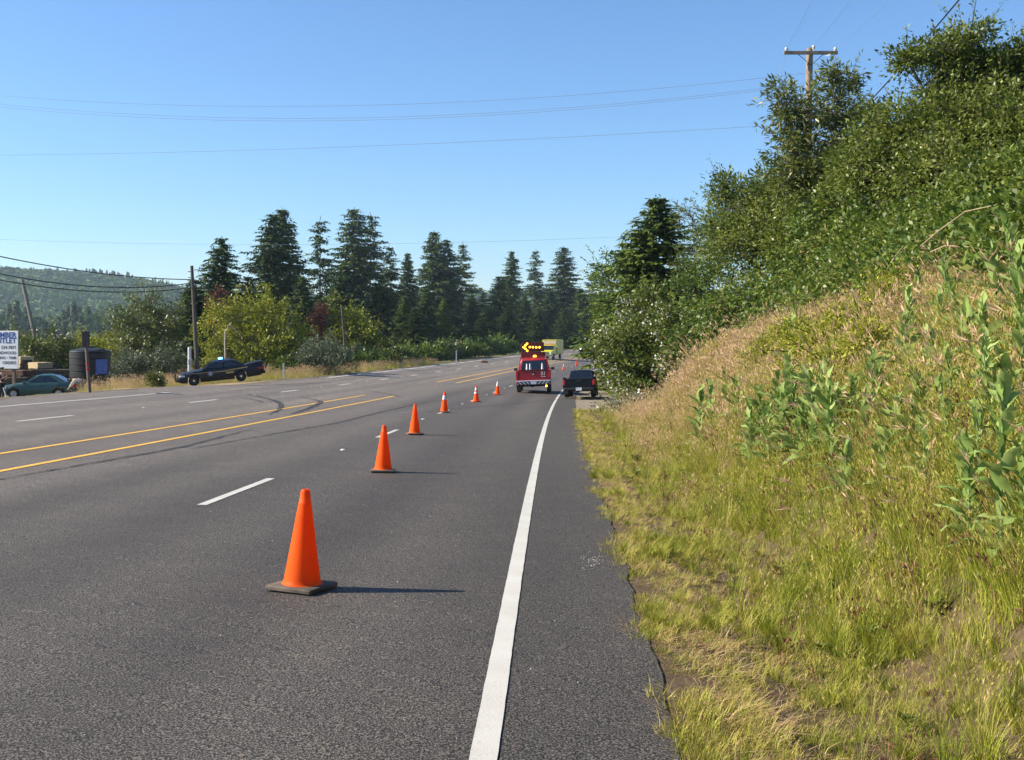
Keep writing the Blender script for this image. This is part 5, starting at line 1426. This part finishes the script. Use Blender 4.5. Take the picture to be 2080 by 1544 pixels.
# stacked cones in the bed: only their white-banded tops show over the tailgate
for i, (yy, lab) in enumerate(((0.36, 'leftmost cone tip showing over the red truck tailgate'), (0.18, 'middle cone tip showing over the red truck tailgate'), (-0.52, 'right cone tip standing alone behind the red truck tailgate'))):
    m_ = red.rotation_euler.to_matrix() @ Vector((x0 + 0.62, yy, 0.79)) + Vector(red.location)
    e = empty('stowed_cone', tuple(m_), 0, lab, 'traffic cone', 'cones carried in the red truck'); e.rotation_euler = red.rotation_euler
    MB().lathe([(0.17, 0.0), (0.17, 0.03), (0.125, 0.05), (0.105, 0.2), (0.085, 0.38)], 24, caps=False).build('body', M_ORANGE, e, True)
    MB().lathe([(0.088, 0.38), (0.034, 0.88), (0.03, 0.9), (0.0, 0.9)], 24, caps=False).build('reflective_collar', M_COLLAR, e, True)

P_BLACK = pm('black blue paint', (0.004, 0.005, 0.009), (0.003, 0.004, 0.006), 2.5, 0.35, coat=0.1, spec=0.25)
bl_, br_ = at(1152, 810, 56.4), at(1211, 815, 55.9)
t_ = float(np.interp(58, SS, TT))
loc_ = at(1181.5, 811.5, 58.4); loc_.z = (float(road_z(57, -0.5)) + float(gz_so(57, -2.0))) / 2 + 0.03
blk, BD = pickup('black_pickup', 'small black pickup parked on the gravel shoulder beside the white line', tuple(loc_), R(90) - t_ - R(3), P_BLACK, L=4.7, W=1.68, H=1.40, wheelbase=2.85, wr=0.33, bumper=M_BLACKP, roll=R(-1.0))
blk.rotation_euler = Euler((R(-1.6), R(2.2), R(90) - t_ - R(3)), 'XYZ')
MB().box((BD['x0'] - 0.192, -0.30 + 0.5, 0.49), (0.01, 0.05, 0.15)).build('plate_sticker', M_NAVY, blk)

loc_, t_ = on_road(222.5, 11.6)
far_, FD = pickup('far_pickup', 'far dark pickup coming this way beyond the yellow truck', loc_, R(-90) - t_, P_BLACK, L=5.4, W=1.95, H=1.85)
for sg in (1, -1):
    MB().box((FD['x1'] + 0.01, sg * FD['h'] * 0.70, 0.90), (0.03, 0.24, 0.16)).build('lit_headlight', M_HEADL, far_, bevel=0.02)

# ------------------------------------------------------------------ yellow fire truck
def box_truck(name, label, loc, yaw, pc, pbox, W=2.45, Hb=3.15, fire=True):
    e = empty(name, loc, yaw, label, 'fire truck' if fire else 'truck')
    h = W / 2
    MB().box((-1.6, 0, 1.95), (4.4, W, 2.3)).build('box_body', pbox, e, bevel=0.06)
    MB().box((0.62, 0, 2.62), (0.03, W * 0.86, 0.62)).build('box_front_panel', M_SILVER if not fire else pm('cream panel', (0.60, 0.55, 0.36), (0.5, 0.46, 0.3), 3, 0.5), e, bevel=0.01)
    for sg in (1, -1):
        MB().box((-1.6, sg * (h + 0.008), 1.5), (3.9, 0.02, 1.2)).build('locker_door', pbox, e, bevel=0.008)
    MB().box((0.63, 0, 3.03), (0.06, W * 0.98, 0.12)).build('roof_edge', pc, e, bevel=0.02)
    shell([(0.7, 1.42), (1.9, 1.42), (2.2, 1.36), (3.1, 1.22), (3.3, 1.05)], [(0.7, 0.55), (3.3, 0.55)], [(0.7, h * 0.92), (1.9, h * 0.90), (3.1, h * 0.80), (3.3, h * 0.74)], (2.45,), 0.56, 0.7, 3.3, 50).build('hood', pc, e, True, sharp=40)
    c = Cab(0.7, 2.05, 0.78, 1.55, 1.38, 2.28, h * 0.90, h * 0.80)
    cabin_mb(c.b0, c.b1, c.r0, c.r1, c.zb, c.zr, c.hb, c.hr).build('cab', pc, e, True, sharp=40)
    MB().panel(c.front(0.12, 0.88)).build('windscreen', M_GLASS, e)
    for sg in (1, -1):
        MB().panel(c.side(sg, [(0.95, 0.12), (1.78, 0.12), (1.50, 0.88), (0.95, 0.88)]), 0.008).build('side_window', M_GLASS, e)
        MB().box((3.27, sg * h * 0.62, 0.98), (0.10, 0.26, 0.20)).build('headlight', M_LENS, e, bevel=0.02)
    g = MB().box((3.30, 0, 1.0), (0.06, h * 0.80, 0.36))
    for j in range(5): g.box((3.34, 0, 0.86 + j * 0.07), (0.03, h * 0.78, 0.02))
    g.build('grille', M_CHROME, e)
    MB().box((3.45, 0, 0.62), (0.25, W * 0.97, 0.26)).build('front_bumper', M_CHROME, e, bevel=0.04)
    if fire: MB().box((1.0, 0, 2.36), (0.3, 1.5, 0.14)).build('light_bar', M_REDLENS, e, bevel=0.03)
    MB().box((0.0, 0, 0.72), (6.4, 0.9, 0.2)).build('chassis', M_BLACKP, e)
    for x in (2.45, -2.2):
        for sg in (1, -1): wheel(e, x, sg * (h - 0.2), 0.48, 0.28)
    mirrors(e, 1.85, 1.78, h * 0.98, M_BLACKP)
    return e
P_LIME = paintm('lime yellow paint', (0.62, 0.56, 0.045), (0.52, 0.47, 0.04))
loc_, t_ = on_road(176.5, 10.3)
box_truck('fire_truck', 'lime-yellow fire truck with box body facing the camera in the oncoming lane', loc_, R(-90) - t_ + R(-5), P_LIME, pm('pale yellow box paint', (0.66, 0.54, 0.13), (0.58, 0.47, 0.11), 2, 0.45))
loc_, t_ = on_road(262, 11.6)
box_truck('white_truck', 'far white truck half hidden behind the flowering bush', loc_, R(-90) - t_, paintm('white paint', (0.7, 0.7, 0.7)), pm('white box', (0.7, 0.71, 0.72), (0.6, 0.6, 0.62), 2, 0.5), fire=False)

# ------------------------------------------------------------------ lumber yard: sign, tank, lumber, posts
M_WOOD = pm('weathered post', (0.20, 0.15, 0.11), (0.11, 0.08, 0.06), 12, 0.85, bump=0.5)
M_SIGNW = pm('white sign board', (0.72, 0.74, 0.78), (0.62, 0.64, 0.68), 3, 0.5)
M_SBLUE = pm('blue sign paint', (0.015, 0.07, 0.32), (0.012, 0.05, 0.24), 9, 0.5)
M_SGREY = pm('grey sign paint', (0.10, 0.10, 0.12), (0.08, 0.08, 0.09), 9, 0.5)
d_ = 66.0; k_ = d_ / F
sb = on_ground(8, d_)
sg_ = empty('lumber_sign', (sb.x, sb.y, sb.z), R(-10), 'white lumber outlet sign board on wooden posts at the left edge', 'sign')
bl0, bt0 = at(-34, 749, d_), at(40, 672, d_)
w_ = bt0.x - bl0.x; hh_ = bt0.z - bl0.z; cx_ = (bl0.x + bt0.x) / 2 - sb.x; cz_ = (bl0.z + bt0.z) / 2 - sb.z
MB().box((cx_, 0, cz_), (w_, 0.05, hh_)).build('board', M_SIGNW, sg_, bevel=0.01)
for q in (-20, 28):
    xx = at(q, 700, d_).x - sb.x
    MB().box((xx, 0.11, (cz_ + hh_ / 2 - 0.2) / 2 - 0.1), (0.16, 0.14, cz_ + hh_ / 2)).build('post', M_WOOD, sg_)
def sline(body, y, size, mat, name):
    p = at(36, y, d_)
    text(body, size, mat, sg_, (p.x - sb.x, -0.032, p.z - sb.z), (R(90), 0, 0), name, 'RIGHT', 0.012 if mat is M_SBLUE else 0.004)
sline('LUMBER', 681, 0.44, M_SBLUE, 'sign_lettering'); sline('OUTLET', 692.5, 0.44, M_SBLUE, 'sign_lettering')
sline('534-7871', 706, 0.26, M_SGREY, 'sign_lettering'); sline('HARDWOOD', 717, 0.24, M_SGREY, 'sign_lettering')
sline('SIDING \u2022 TRIM', 727, 0.22, M_SGREY, 'sign_lettering'); sline('ORDERS', 737, 0.24, M_SGREY, 'sign_lettering')

d_ = 70.0
tb = on_ground(183, d_); tw = 39.5 / F * d_; th = tb.z
ztop = at(183, 706, d_).z - tb.z
tk = empty('water_tank', tuple(tb), R(20), 'dark ribbed plastic water tank behind the red-banded post', 'tank')
zs = ztop - 0.22; prof = [(tw * 0.97, 0.0), (tw, 0.05)]
for j in range(6):
    a = 0.1 + (zs - 0.2) * j / 6; b = 0.1 + (zs - 0.2) * (j + 1) / 6
    prof += [(tw, a + 0.04), (tw, b - 0.03), (tw * 0.975, b - 0.01), (tw * 0.975, b + 0.01)]
prof += [(tw, zs - 0.06), (tw * 0.99, zs), (tw * 0.93, zs + 0.05), (tw * 0.55, zs + 0.16), (tw * 0.25, zs + 0.2)]
MB().lathe(prof, 48).build('tank_body', pm('black polyethylene', (0.012, 0.013, 0.013), (0.008, 0.009, 0.009), 3, 0.5), tk, True, sharp=25)
MB().lathe([(0.24, zs + 0.18), (0.24, zs + 0.27), (0.20, zs + 0.30), (0, zs + 0.31)], 20, caps=False).build('lid', M_BLACKP, tk, True)
MB().box((tw * 0.55, -tw * 0.83, zs + 0.05), (0.35, 0.25, 0.25), rz=R(-20)).build('filler_box', M_BLACKP, tk, bevel=0.03)
# blue sheet hung on the tank, shaped to its side
mb = MB(); v_ = []
for j in range(7):
    a = R(-92 + j * 6.5 - 20)
    v_ += [((tw + 0.02) * math.cos(a), (tw + 0.02) * math.sin(a), zs * 0.44), ((tw + 0.02) * math.cos(a), (tw + 0.02) * math.sin(a), zs * 0.80)]
mb.add([(x, y, z) for x, y, z in v_], [(2 * j, 2 * j + 2, 2 * j + 3, 2 * j + 1) for j in range(6)])
mb.build('blue_sheet', pm('blue sheet', (0.045, 0.10, 0.35), (0.12, 0.17, 0.40), 4, 0.5), tk, True, rot=(0, 0, R(38)))

M_FRESH = pm('fresh sawn lumber', (0.62, 0.47, 0.27), (0.48, 0.35, 0.19), 4, 0.8)
M_OLDW = pm('weathered lumber', (0.09, 0.07, 0.052), (0.05, 0.04, 0.03), 4, 0.9)
M_REDW = pm('reddish lumber', (0.16, 0.085, 0.05), (0.09, 0.05, 0.03), 4, 0.85)
def stack(label, px0, px1, ytop, ybot, d, rows, cols, mat, name='lumber_stack', rz=0.0, depth=1.1):
    a, b = at(px0, ybot, d), at(px1, ytop, d)
    g0 = on_ground((px0 + px1) / 2, d)
    e = empty(name, (g0.x, g0.y, g0.z), rz, label, 'lumber stack', 'lumber stacked in the yard')
    L = b.x - a.x; z0 = max(a.z - g0.z, 0.0); H = b.z - a.z; bh = H / rows
    if z0 > 0.12:
        for sx in (-0.35, 0.35): MB().box((sx * L, 0, z0 / 2), (0.2, depth, z0)).build('bearer', M_OLDW, e)
    for r in range(rows):
        for c in range(cols):
            w = depth / cols
            MB().box((rng.normal(0, 0.04) * L * 0.3, -depth / 2 + w * (c + 0.5), z0 + bh * (r + 0.5)), (L * rng.uniform(0.94, 1.02), w * 0.94, bh * 0.86), rng.normal(0, 0.006)).build('plank', mat, e)
    return e
stack('pale fresh-sawn lumber stack behind the teal car', 66, 98, 736, 748, 71, 6, 3, M_FRESH, rz=R(-32))
stack('long weathered lumber stack right behind the teal car roof', 0, 62, 752, 762, 68.5, 4, 3, M_REDW, rz=R(-12))
stack('low dark beam stack behind the bending person', 62, 150, 750, 762, 70.5, 3, 3, M_OLDW)
stack('dark bottom lumber stack behind the teal car, left of the sign post', -20, 60, 766, 782, 67.5, 4, 3, M_OLDW)
stack('tan lumber stack just right of the sign board', 40, 58, 724, 748, 73, 8, 3, M_FRESH, rz=R(-25))
# slab-wood heaps with bark on, dark and round
M_LOG = pm('dark wet bark', (0.045, 0.032, 0.022), (0.022, 0.016, 0.012), 9, 0.9)
def logs(label, pts, d, r):
    g0 = on_ground(pts[0][0], d); e = empty('log_pile', (g0.x, g0.y, g0.z), 0, label, 'logs', 'bark-covered logs in the yard')
    for px, py in pts:
        p = at(px, py, d) - g0
        MB().tube([(p.x, -0.5, p.z), (p.x + 0.03, 0.1, p.z + 0.02), (p.x, 0.6, p.z)], [r, r * 1.05, r * 0.98], 12).build('log', M_LOG, e, True)
logs('pile of dark round logs left of the pale lumber', [(54, 735), (59, 740), (51, 741), (57, 746), (50, 748)], 72, 0.13)
logs('pile of dark round logs right of the pale lumber', [(103, 741), (108, 744), (104, 748), (109, 750)], 72, 0.13)

# wooden sign post with red bands, seen edge on, by the far shoulder
d_ = 45.5; p0 = on_ground(182, d_)
e = empty('banded_post', tuple(p0), 0, 'leaning wooden post with two red bands and dark sign seen edge-on', 'post')
tp = at(173, 672, d_) - p0
def alongp(u): return Vector((tp.x * u, tp.y * u, tp.z * u))
MB().tube([alongp(-0.05), alongp(0.5), alongp(1.0)], [0.07, 0.065, 0.06], 10).build('shaft', M_WOOD, e, True)
for u in (0.36, 0.44): MB().tube([alongp(u), alongp(u + 0.035)], 0.075, 12).build('red_band', pm('red tape', (0.42, 0.03, 0.03), (0.30, 0.02, 0.02), 9, 0.5), e, True)
MB().box(alongp(0.86), (0.10, 0.62, 0.66)).build('sign_blade', M_OLDW, e, bevel=0.01)

# white marker pole with box
p0 = on_ground(385, 76); tp = at(385, 705, 76)
e = empty('white_marker_pole', tuple(p0), 0, 'white utility pole stub with grey meter box behind the police car hood', 'pole')
MB().tube([(0, 0, -0.2), (0, 0, tp.z - p0.z)], [0.13, 0.12], 12).build('pole', pm('white painted pole', (0.68, 0.67, 0.64), (0.52, 0.51, 0.48), 5, 0.6), e, True)
MB().box((0.10, -0.16, (tp.z - p0.z) * 0.62), (0.26, 0.16, 0.42)).build('meter_box', pm('grey box', (0.35, 0.35, 0.35), (0.28, 0.28, 0.28), 6, 0.5), e, bevel=0.02)

def pole(name, label, px, ytop, pxb, d, r0=0.15, r1=0.10, mat=M_WOOD, cat='pole'):
    b = on_ground(pxb, d); t = at(px, ytop, d) - b
    e = empty(name, tuple(b), 0, label, cat)
    MB().tube([t * -0.03, t * 0.5, t], [r0, (r0 + r1) / 2, r1], 10).build('shaft', mat, e, True)
    return e, b, t
M_POLE = pm('creosote pole', (0.12, 0.095, 0.075), (0.07, 0.055, 0.045), 8, 0.9, bump=0.4)
cp, cb_, ct_ = pole('cable_pole', 'dark cable pole standing right of the white marker pole', 389.5, 540, 402, 80, 0.17, 0.11, M_POLE)
hw = MB()
for u in (0.86, 0.90, 0.95): hw.tube([ct_ * u, ct_ * u + Vector((-0.3, 0, 0.0))], 0.03, 6)
hw.build('cable_bracket', M_BLACKP, cp)
pole('leaning_pole', 'bare pole leaning left above the lumber yard', 45, 568, 92, 84, 0.17, 0.12, pm('silvered pole', (0.26, 0.23, 0.20), (0.17, 0.15, 0.13), 8, 0.9))
e, b, t = pole('thin_pole', 'thin short pole in the yellow-green scrub with a wire', 694, 620, 704, 100, 0.12, 0.09, M_POLE)
MB().box(t * 0.82, (0.9, 0.08, 0.08)).build('cross_arm', M_POLE, e)
# delineators on the far verge
for px, yt, dd, lab in ((576, 738, 76, 'slim pale marker post behind the police car tail'), (927, 712, 132, 'slim white marker post by the far edge line')):
    b = on_ground(px, dd); z = at(px, yt, dd).z - b.z
    e = empty('marker_post', tuple(b), 0, lab, 'post', 'marker posts on the far verge')
    MB().box((0, 0, z / 2), (0.11, 0.03, z)).build('blade', M_COLLAR, e, bevel=0.01)
    MB().box((0, -0.02, z - 0.14), (0.08, 0.012, 0.14)).build('reflector', M_LENS, e)
# small stump-like culvert marker on the far verge
p0 = on_ground(983, 142)
tag(MB().tube([(-0.4, 0, 0.18), (0.0, 0, 0.26), (0.5, 0, 0.15)], [0.24, 0.28, 0.2], 10).build('log_end', M_REDW, None, True, loc=p0), 'short reddish log lying on the far verge left of the arrow board', 'log')

# ------------------------------------------------------------------ power pole on the bank and the wires
d_ = 50.0
b = on_ground(1632, d_); t = at(1645, 98, d_) - b
pp = empty('power_pole', tuple(b), 0, 'tall power pole with cross arm rising out of the willow on the bank', 'power pole')
M_PPOLE = pm('weathered brown pole', (0.30, 0.22, 0.16), (0.20, 0.145, 0.105), 6, 0.85, bump=0.4)
MB().tube([t * -0.02, t * 0.5, t], [0.22, 0.19, 0.15], 12).build('shaft', M_PPOLE, pp, True)
ca, cb2 = at(1590, 110, d_) - b, at(1699, 109, d_) - b
MB().box((ca + cb2) / 2 + Vector((0, -0.2, 0)), ((cb2 - ca).length, 0.10, 0.15)).build('cross_arm', M_PPOLE, pp, bevel=0.01)
br = MB()
mc = (ca + cb2) / 2 + Vector((0, -0.2, 0))
br.tube([mc + Vector((-0.6, 0, -0.05)), mc + Vector((0, 0.02, -0.55)), mc + Vector((0.6, 0, -0.05))], 0.015, 5)
br.build('arm_brace', M_BLACKP, pp)
M_CERAM = pm('pale porcelain', (0.62, 0.64, 0.62), (0.5, 0.52, 0.5), 10, 0.25)
ins = []
for px, py in ((1595, 101), (1650, 97), (1694, 101)):
    p = at(px, py, d_) - b + Vector((0, -0.2, 0)); ins.append(p + b)
    MB().lathe([(0.02, -0.26), (0.03, -0.12), (0.075, -0.10), (0.055, -0.05), (0.09, -0.04), (0.06, 0.02), (0.045, 0.06), (0.0, 0.07)], 14, tuple(p), caps=False).build('insulator', M_CERAM, pp, True)
M_WIRE = pm('black cable', (0.02, 0.02, 0.022), (0.015, 0.015, 0.016), 5, 0.6)
M_WIREG = pm('grey wire', (0.24, 0.29, 0.36), (0.2, 0.24, 0.30), 5, 0.5)
def wire(label, a, c, sag, r, mat, grp, n=28):
    a, c = Vector(a), Vector(c)
    pts = []
    for i in range(n + 1):
        u = i / n; p = a.lerp(c, u); p.z -= sag * 4 * u * (1 - u); pts.append(p - a)
    o = MB().tube(pts, r, 5, False).build('overhead_wire', mat, None, True, loc=a)
    return tag(o, label, 'wire', grp)
for (ya, yl), sag, r, lab in (((568, 512), 0.55, 0.034, 'upper of the dark cables running left from the cable pole'), ((575, 538), 0.95, 0.036, 'middle dark cable running left from the cable pole'),
                              ((584, 545), 0.9, 0.034, 'lowest dark cable running left from the cable pole')):
    wire(lab, at(389, ya, 80), at(-170, yl - 32 + (ya - 568), 60), sag, r, M_WIRE, 'dark cables left of the cable pole')
for j, (px, py) in enumerate(((520, 612), (560, 640))):
    wire(('upper' if j == 0 else 'lower') + ' thin cable falling from the cable pole towards the thin short pole', at(392, 572 + 16 * j, 80), at(694, 642 + 10 * j, 100), 0.9, 0.02, M_WIRE, 'cables right of the cable pole')
for (yr, yl, sag), lab in (((148, 180, 1.25), 'highest faint wire crossing the whole sky from the power pole'), ((168, 194, 1.45), 'second faint wire crossing the whole sky'), ((172, 200, 1.45), 'third faint wire close under the second one'),
                           ((250, 316, 0.35), 'faint lone wire crossing the middle of the sky')):
    wire(lab, at(1640, yr, 50), at(-150, yl, 62), sag, 0.008, M_WIREG, 'faint wires crossing the sky', 48)
wire('faintest low wire crossing behind the tree tops', at(1330, 478, 120), at(-150, 480, 130), 1.0, 0.012, M_WIREG, 'faint wires crossing the sky', 40)
for p, q, lab in zip(ins, ((1720, -150), (1830, -150), (1960, -150)), ('left faint wire rising from the cross arm', 'middle faint wire rising from the cross arm', 'right faint wire rising from the cross arm')):
    wire(lab, p, at(q[0], q[1], 30), 0.15, 0.005, M_WIREG, 'wires rising from the cross arm')
wire('thick dark cable slanting up to the top right corner', at(1640, 330, 50), at(2010, -75, 27), 0.25, 0.022, M_WIRE, None)
wire('thin guy wire dropping left of the power pole', at(1596, 112, 50), at(1530, 400, 44), 0.0, 0.008, M_WIREG, None)

# ------------------------------------------------------------------ people by the teal car
def skin_mesh(name, pts, edges, mat, parent, sub=2, root=0):
    """pts: name -> (x, y, z, rx, ry)"""
    ks = list(pts); ix = {k: i for i, k in enumerate(ks)}
    me = bpy.data.meshes.new(name)
    me.from_pydata([pts[k][:3] for k in ks], [(ix[a], ix[b]) for a, b in edges], [])
    o = link(name, me, mat, parent)
    m = o.modifiers.new('skin', 'SKIN'); m.use_smooth_shade = True; m.branch_smoothing = 0.6
    sv = me.skin_vertices[0].data
    for k in ks:
        p = pts[k]; sv[ix[k]].radius = (p[3], p[4] if len(p) > 4 else p[3])
    sv[root].use_root = True
    s = o.modifiers.new('sub', 'SUBSURF'); s.levels = sub; s.render_levels = sub
    return o
M_SKIN = pm('skin', (0.50, 0.30, 0.21), (0.42, 0.24, 0.165), 20, 0.55)
M_HAIR = pm('brown hair', (0.06, 0.04, 0.028), (0.04, 0.025, 0.018), 30, 0.6)
def hand(pts, edges, wrist, dirv, out, k):
    """palm, four fingers and a thumb, lightly curled, grown from the wrist"""
    w = Vector(pts[wrist][:3]); d = Vector(dirv).normalized(); o = Vector(out).normalized(); n = d.cross(o).normalized()
    pts[k + 'palm'] = (*(w + d * 0.07), 0.034, 0.018); edges.append((wrist, k + 'palm'))
    for i, (sd, ln) in enumerate(((-0.03, 0.062), (-0.01, 0.074), (0.011, 0.070), (0.031, 0.052))):
        b = w + d * 0.105 + o * sd; m = b + d * ln * 0.55 + n * 0.012; t = m + d * ln * 0.4 + n * 0.03
        pts['%sa%d' % (k, i)] = (*b, 0.010, 0.010); pts['%sb%d' % (k, i)] = (*m, 0.009, 0.009); pts['%sc%d' % (k, i)] = (*t, 0.008, 0.008)
        edges += [(k + 'palm', '%sa%d' % (k, i)), ('%sa%d' % (k, i), '%sb%d' % (k, i)), ('%sb%d' % (k, i), '%sc%d' % (k, i))]
    b = w + d * 0.045 - o * 0.045; t = b + d * 0.045 - o * 0.018 + n * 0.012
    pts[k + 'ta'] = (*b, 0.011, 0.011); pts[k + 'tb'] = (*t, 0.009, 0.009); edges += [(k + 'palm', k + 'ta'), (k + 'ta', k + 'tb')]

def person(label, loc, rz, J, shirt, trousers, shoe, hat=None):
    e = empty('person', loc, rz, label, 'person', 'people by the teal car')
    rad = dict(pel=(0.13, 0.10), sp=(0.125, 0.095), ch=(0.15, 0.105), nk=(0.055, 0.055), hd0=(0.07, 0.075), hd1=(0.085, 0.10), hd2=(0.075, 0.085),
               sl=(0.06,), el=(0.042,), wl=(0.028,), sr=(0.06,), er=(0.042,), wr=(0.028,), hl=(0.085,), kl=(0.056,), al=(0.038,), hr=(0.085,), kr=(0.056,), ar=(0.038,), fl=(0.042, 0.03), fr=(0.042, 0.03))
    pts = {k: (*J[k], *(rad[k] if len(rad[k]) == 2 else rad[k] * 2)) for k in rad}
    ed = [('pel', 'sp'), ('sp', 'ch'), ('ch', 'nk'), ('nk', 'hd0'), ('hd0', 'hd1'), ('hd1', 'hd2'), ('ch', 'sl'), ('sl', 'el'), ('el', 'wl'), ('ch', 'sr'), ('sr', 'er'), ('er', 'wr'),
          ('pel', 'hl'), ('hl', 'kl'), ('kl', 'al'), ('al', 'fl'), ('pel', 'hr'), ('hr', 'kr'), ('kr', 'ar'), ('ar', 'fr')]
    f = Vector(J['face']).normalized(); h1 = Vector(J['hd1'])
    up = (Vector(J['hd2']) - Vector(J['hd0'])).normalized(); sd = f.cross(up).normalized()
    pts['nose'] = (*(h1 + f * 0.10 - up * 0.015), 0.014, 0.016); ed.append(('hd1', 'nose'))
    for s_, k in ((1, 'earl'), (-1, 'earr')): pts[k] = (*(h1 + sd * s_ * 0.085 - up * 0.01), 0.010, 0.022); ed.append(('hd1', k))
    for a, b_, k, s_ in (('el', 'wl', 'l', 1), ('er', 'wr', 'r', -1)):
        d = Vector(J[b_]) - Vector(J[a]); hand(pts, ed, b_, d, d.cross(f) if d.cross(f).length > 1e-3 else sd, k)
    skin_mesh('body', pts, ed, M_SKIN, e)
    for s_ in (1, -1):
        c = h1 + f * 0.080 + sd * s_ * 0.032 + up * 0.012
        MB().lathe([(0.0, -0.012), (0.010, -0.006), (0.012, 0), (0.010, 0.006), (0, 0.012)], 8, tuple(c), caps=False).build('eye', M_BLACKP, e, True)
    c = h1 + f * 0.083 - up * 0.052
    MB().box(c, (0.045, 0.045, 0.008), math.atan2(f.y, f.x)).build('mouth', pm('lips', (0.35, 0.13, 0.11), None, 9, 0.5), e)
    hp = {'a': (*(h1 - f * 0.02 + up * 0.03), 0.100, 0.108), 'b': (*(h1 - f * 0.03 + up * 0.075), 0.082, 0.088), 'c': (*(h1 - f * 0.055 - up * 0.03), 0.07, 0.07)}
    skin_mesh('hair', hp, [('c', 'a'), ('a', 'b')], hat or M_HAIR, e)
    g = 1.16
    def cl(ks, k2, name, mat, scale, extra=None):
        q = {k: (*J[k], *[v * scale for v in (rad[k] if len(rad[k]) == 2 else rad[k] * 2)]) for k in ks}
        if extra: q.update(extra)
        return skin_mesh(name, q, k2, mat, e)
    def mixp(a, b_, u): return tuple(Vector(J[a]).lerp(Vector(J[b_]), u))
    cl(['pel', 'sp', 'ch', 'sl', 'el', 'sr', 'er'], [('pel', 'sp'), ('sp', 'ch'), ('ch', 'sl'), ('sl', 'el'), ('ch', 'sr'), ('sr', 'er'), ('el', 'cl'), ('er', 'cr')], 'shirt', shirt, g,
       {'cl': (*mixp('el', 'wl', J.get('cuff', 0.2)), 0.045, 0.045), 'cr': (*mixp('er', 'wr', J.get('cuff', 0.2)), 0.045, 0.045)})
    cl(['pel', 'hl', 'kl', 'al', 'hr', 'kr', 'ar'], [('pel', 'hl'), ('hl', 'kl'), ('kl', 'al'), ('pel', 'hr'), ('hr', 'kr'), ('kr', 'ar')], 'trousers', trousers, 1.22)
    for a, b_ in (('al', 'fl'), ('ar', 'fr')):
        A, B = Vector(J[a]), Vector(J[b_])
        skin_mesh('shoe', {'a': (*(A - Vector((0, 0, 0.03))), 0.052, 0.052), 'b': (*B, 0.052, 0.040), 'c': (*(A + (A - B) * 0.3 - Vector((0, 0, 0.045))), 0.045, 0.038)}, [('c', 'a'), ('a', 'b')], shoe, e)
    return e
M_NAVYC = pm('navy cloth', (0.016, 0.018, 0.045), (0.010, 0.012, 0.03), 8, 0.85)
M_DARKC = pm('dark trousers', (0.018, 0.018, 0.03), (0.012, 0.012, 0.02), 8, 0.85)
M_WHITEC = pm('off-white shirt cloth', (0.62, 0.60, 0.55), (0.50, 0.48, 0.44), 8, 0.85)
M_GREYC = pm('grey trousers', (0.10, 0.105, 0.115), (0.07, 0.072, 0.08), 8, 0.85)
# standing figure, facing right (+x), forearms raised in front
JS = dict(pel=(0, 0, 0.94), sp=(0, 0, 1.12), ch=(0.01, 0, 1.34), nk=(0.02, 0, 1.50), hd0=(0.035, 0, 1.58), hd1=(0.045, 0, 1.66), hd2=(0.04, 0, 1.73), face=(1, -0.2, -0.1),
          sl=(0.0, 0.19, 1.42), el=(0.04, 0.25, 1.14), wl=(0.27, 0.16, 1.20), sr=(0.0, -0.19, 1.42), er=(0.10, -0.24, 1.15), wr=(0.30, -0.14, 1.26),
          hl=(0, 0.09, 0.88), kl=(0.02, 0.10, 0.48), al=(-0.01, 0.11, 0.09), fl=(0.14, 0.12, 0.035), hr=(0, -0.09, 0.88), kr=(0.03, -0.10, 0.48), ar=(0.0, -0.11, 0.09), fr=(0.15, -0.12, 0.035), cuff=0.05)
g0 = on_ground(3, 60.5)
person('person in dark navy clothes standing at the left edge with raised forearms', tuple(g0), R(-15), JS, M_NAVYC, M_DARKC, M_BLACKP)
# bending figure, facing left, reaching into the back of the car
JB = dict(pel=(0, 0, 0.92), sp=(0.14, 0, 1.02), ch=(0.36, 0, 1.08), nk=(0.50, 0, 1.06), hd0=(0.57, 0, 1.03), hd1=(0.64, 0, 0.99), hd2=(0.70, 0, 0.97), face=(0.5, 0, -1),
          sl=(0.38, 0.18, 1.04), el=(0.52, 0.21, 0.80), wl=(0.66, 0.16, 0.60), sr=(0.38, -0.18, 1.04), er=(0.54, -0.22, 0.80), wr=(0.70, -0.15, 0.62),
          hl=(-0.01, 0.09, 0.88), kl=(0.06, 0.11, 0.48), al=(-0.04, 0.12, 0.09), fl=(0.11, 0.13, 0.035), hr=(-0.01, -0.09, 0.88), kr=(0.05, -0.11, 0.48), ar=(-0.06, -0.12, 0.09), fr=(0.09, -0.13, 0.035), cuff=0.85)
g0 = on_ground(167, 61.5)
person('person in off-white shirt bending over behind the teal car', tuple(g0), R(185), JB, M_WHITEC, M_GREYC, M_BLACKP)
# pale leaning stick by the standing person
p0 = on_ground(14, 60.0)
tag(MB().tube([(0.05, 0, -0.05), (-0.2, 0, 0.72)], [0.035, 0.03], 8).build('pale_stake', M_COLLAR, None, True, loc=p0), 'short pale stake leaning beside the standing person', 'stake')

# far pale house on the valley floor
p0 = on_ground(131, 520)
e = empty('far_house', tuple(p0), R(10), 'small pale house far off on the valley floor', 'house')
MB().box((0, 0, 1.3), (9, 6, 2.6)).build('wall', pm('pale siding', (0.62, 0.58, 0.54), (0.55, 0.5, 0.46), 1, 0.7), e)
MB().prism([(-4.9, 2.5), (4.9, 2.5), (4.3, 4.2), (-4.3, 4.2)], -3.4, 3.4).build('roof', pm('grey roofing', (0.45, 0.42, 0.4), (0.35, 0.33, 0.32), 1, 0.8), e)
for x in (-2.6, 0.4, 2.8): MB().box((x, -3.02, 1.5), (1.0, 0.05, 1.0)).build('window', M_GLASS, e)
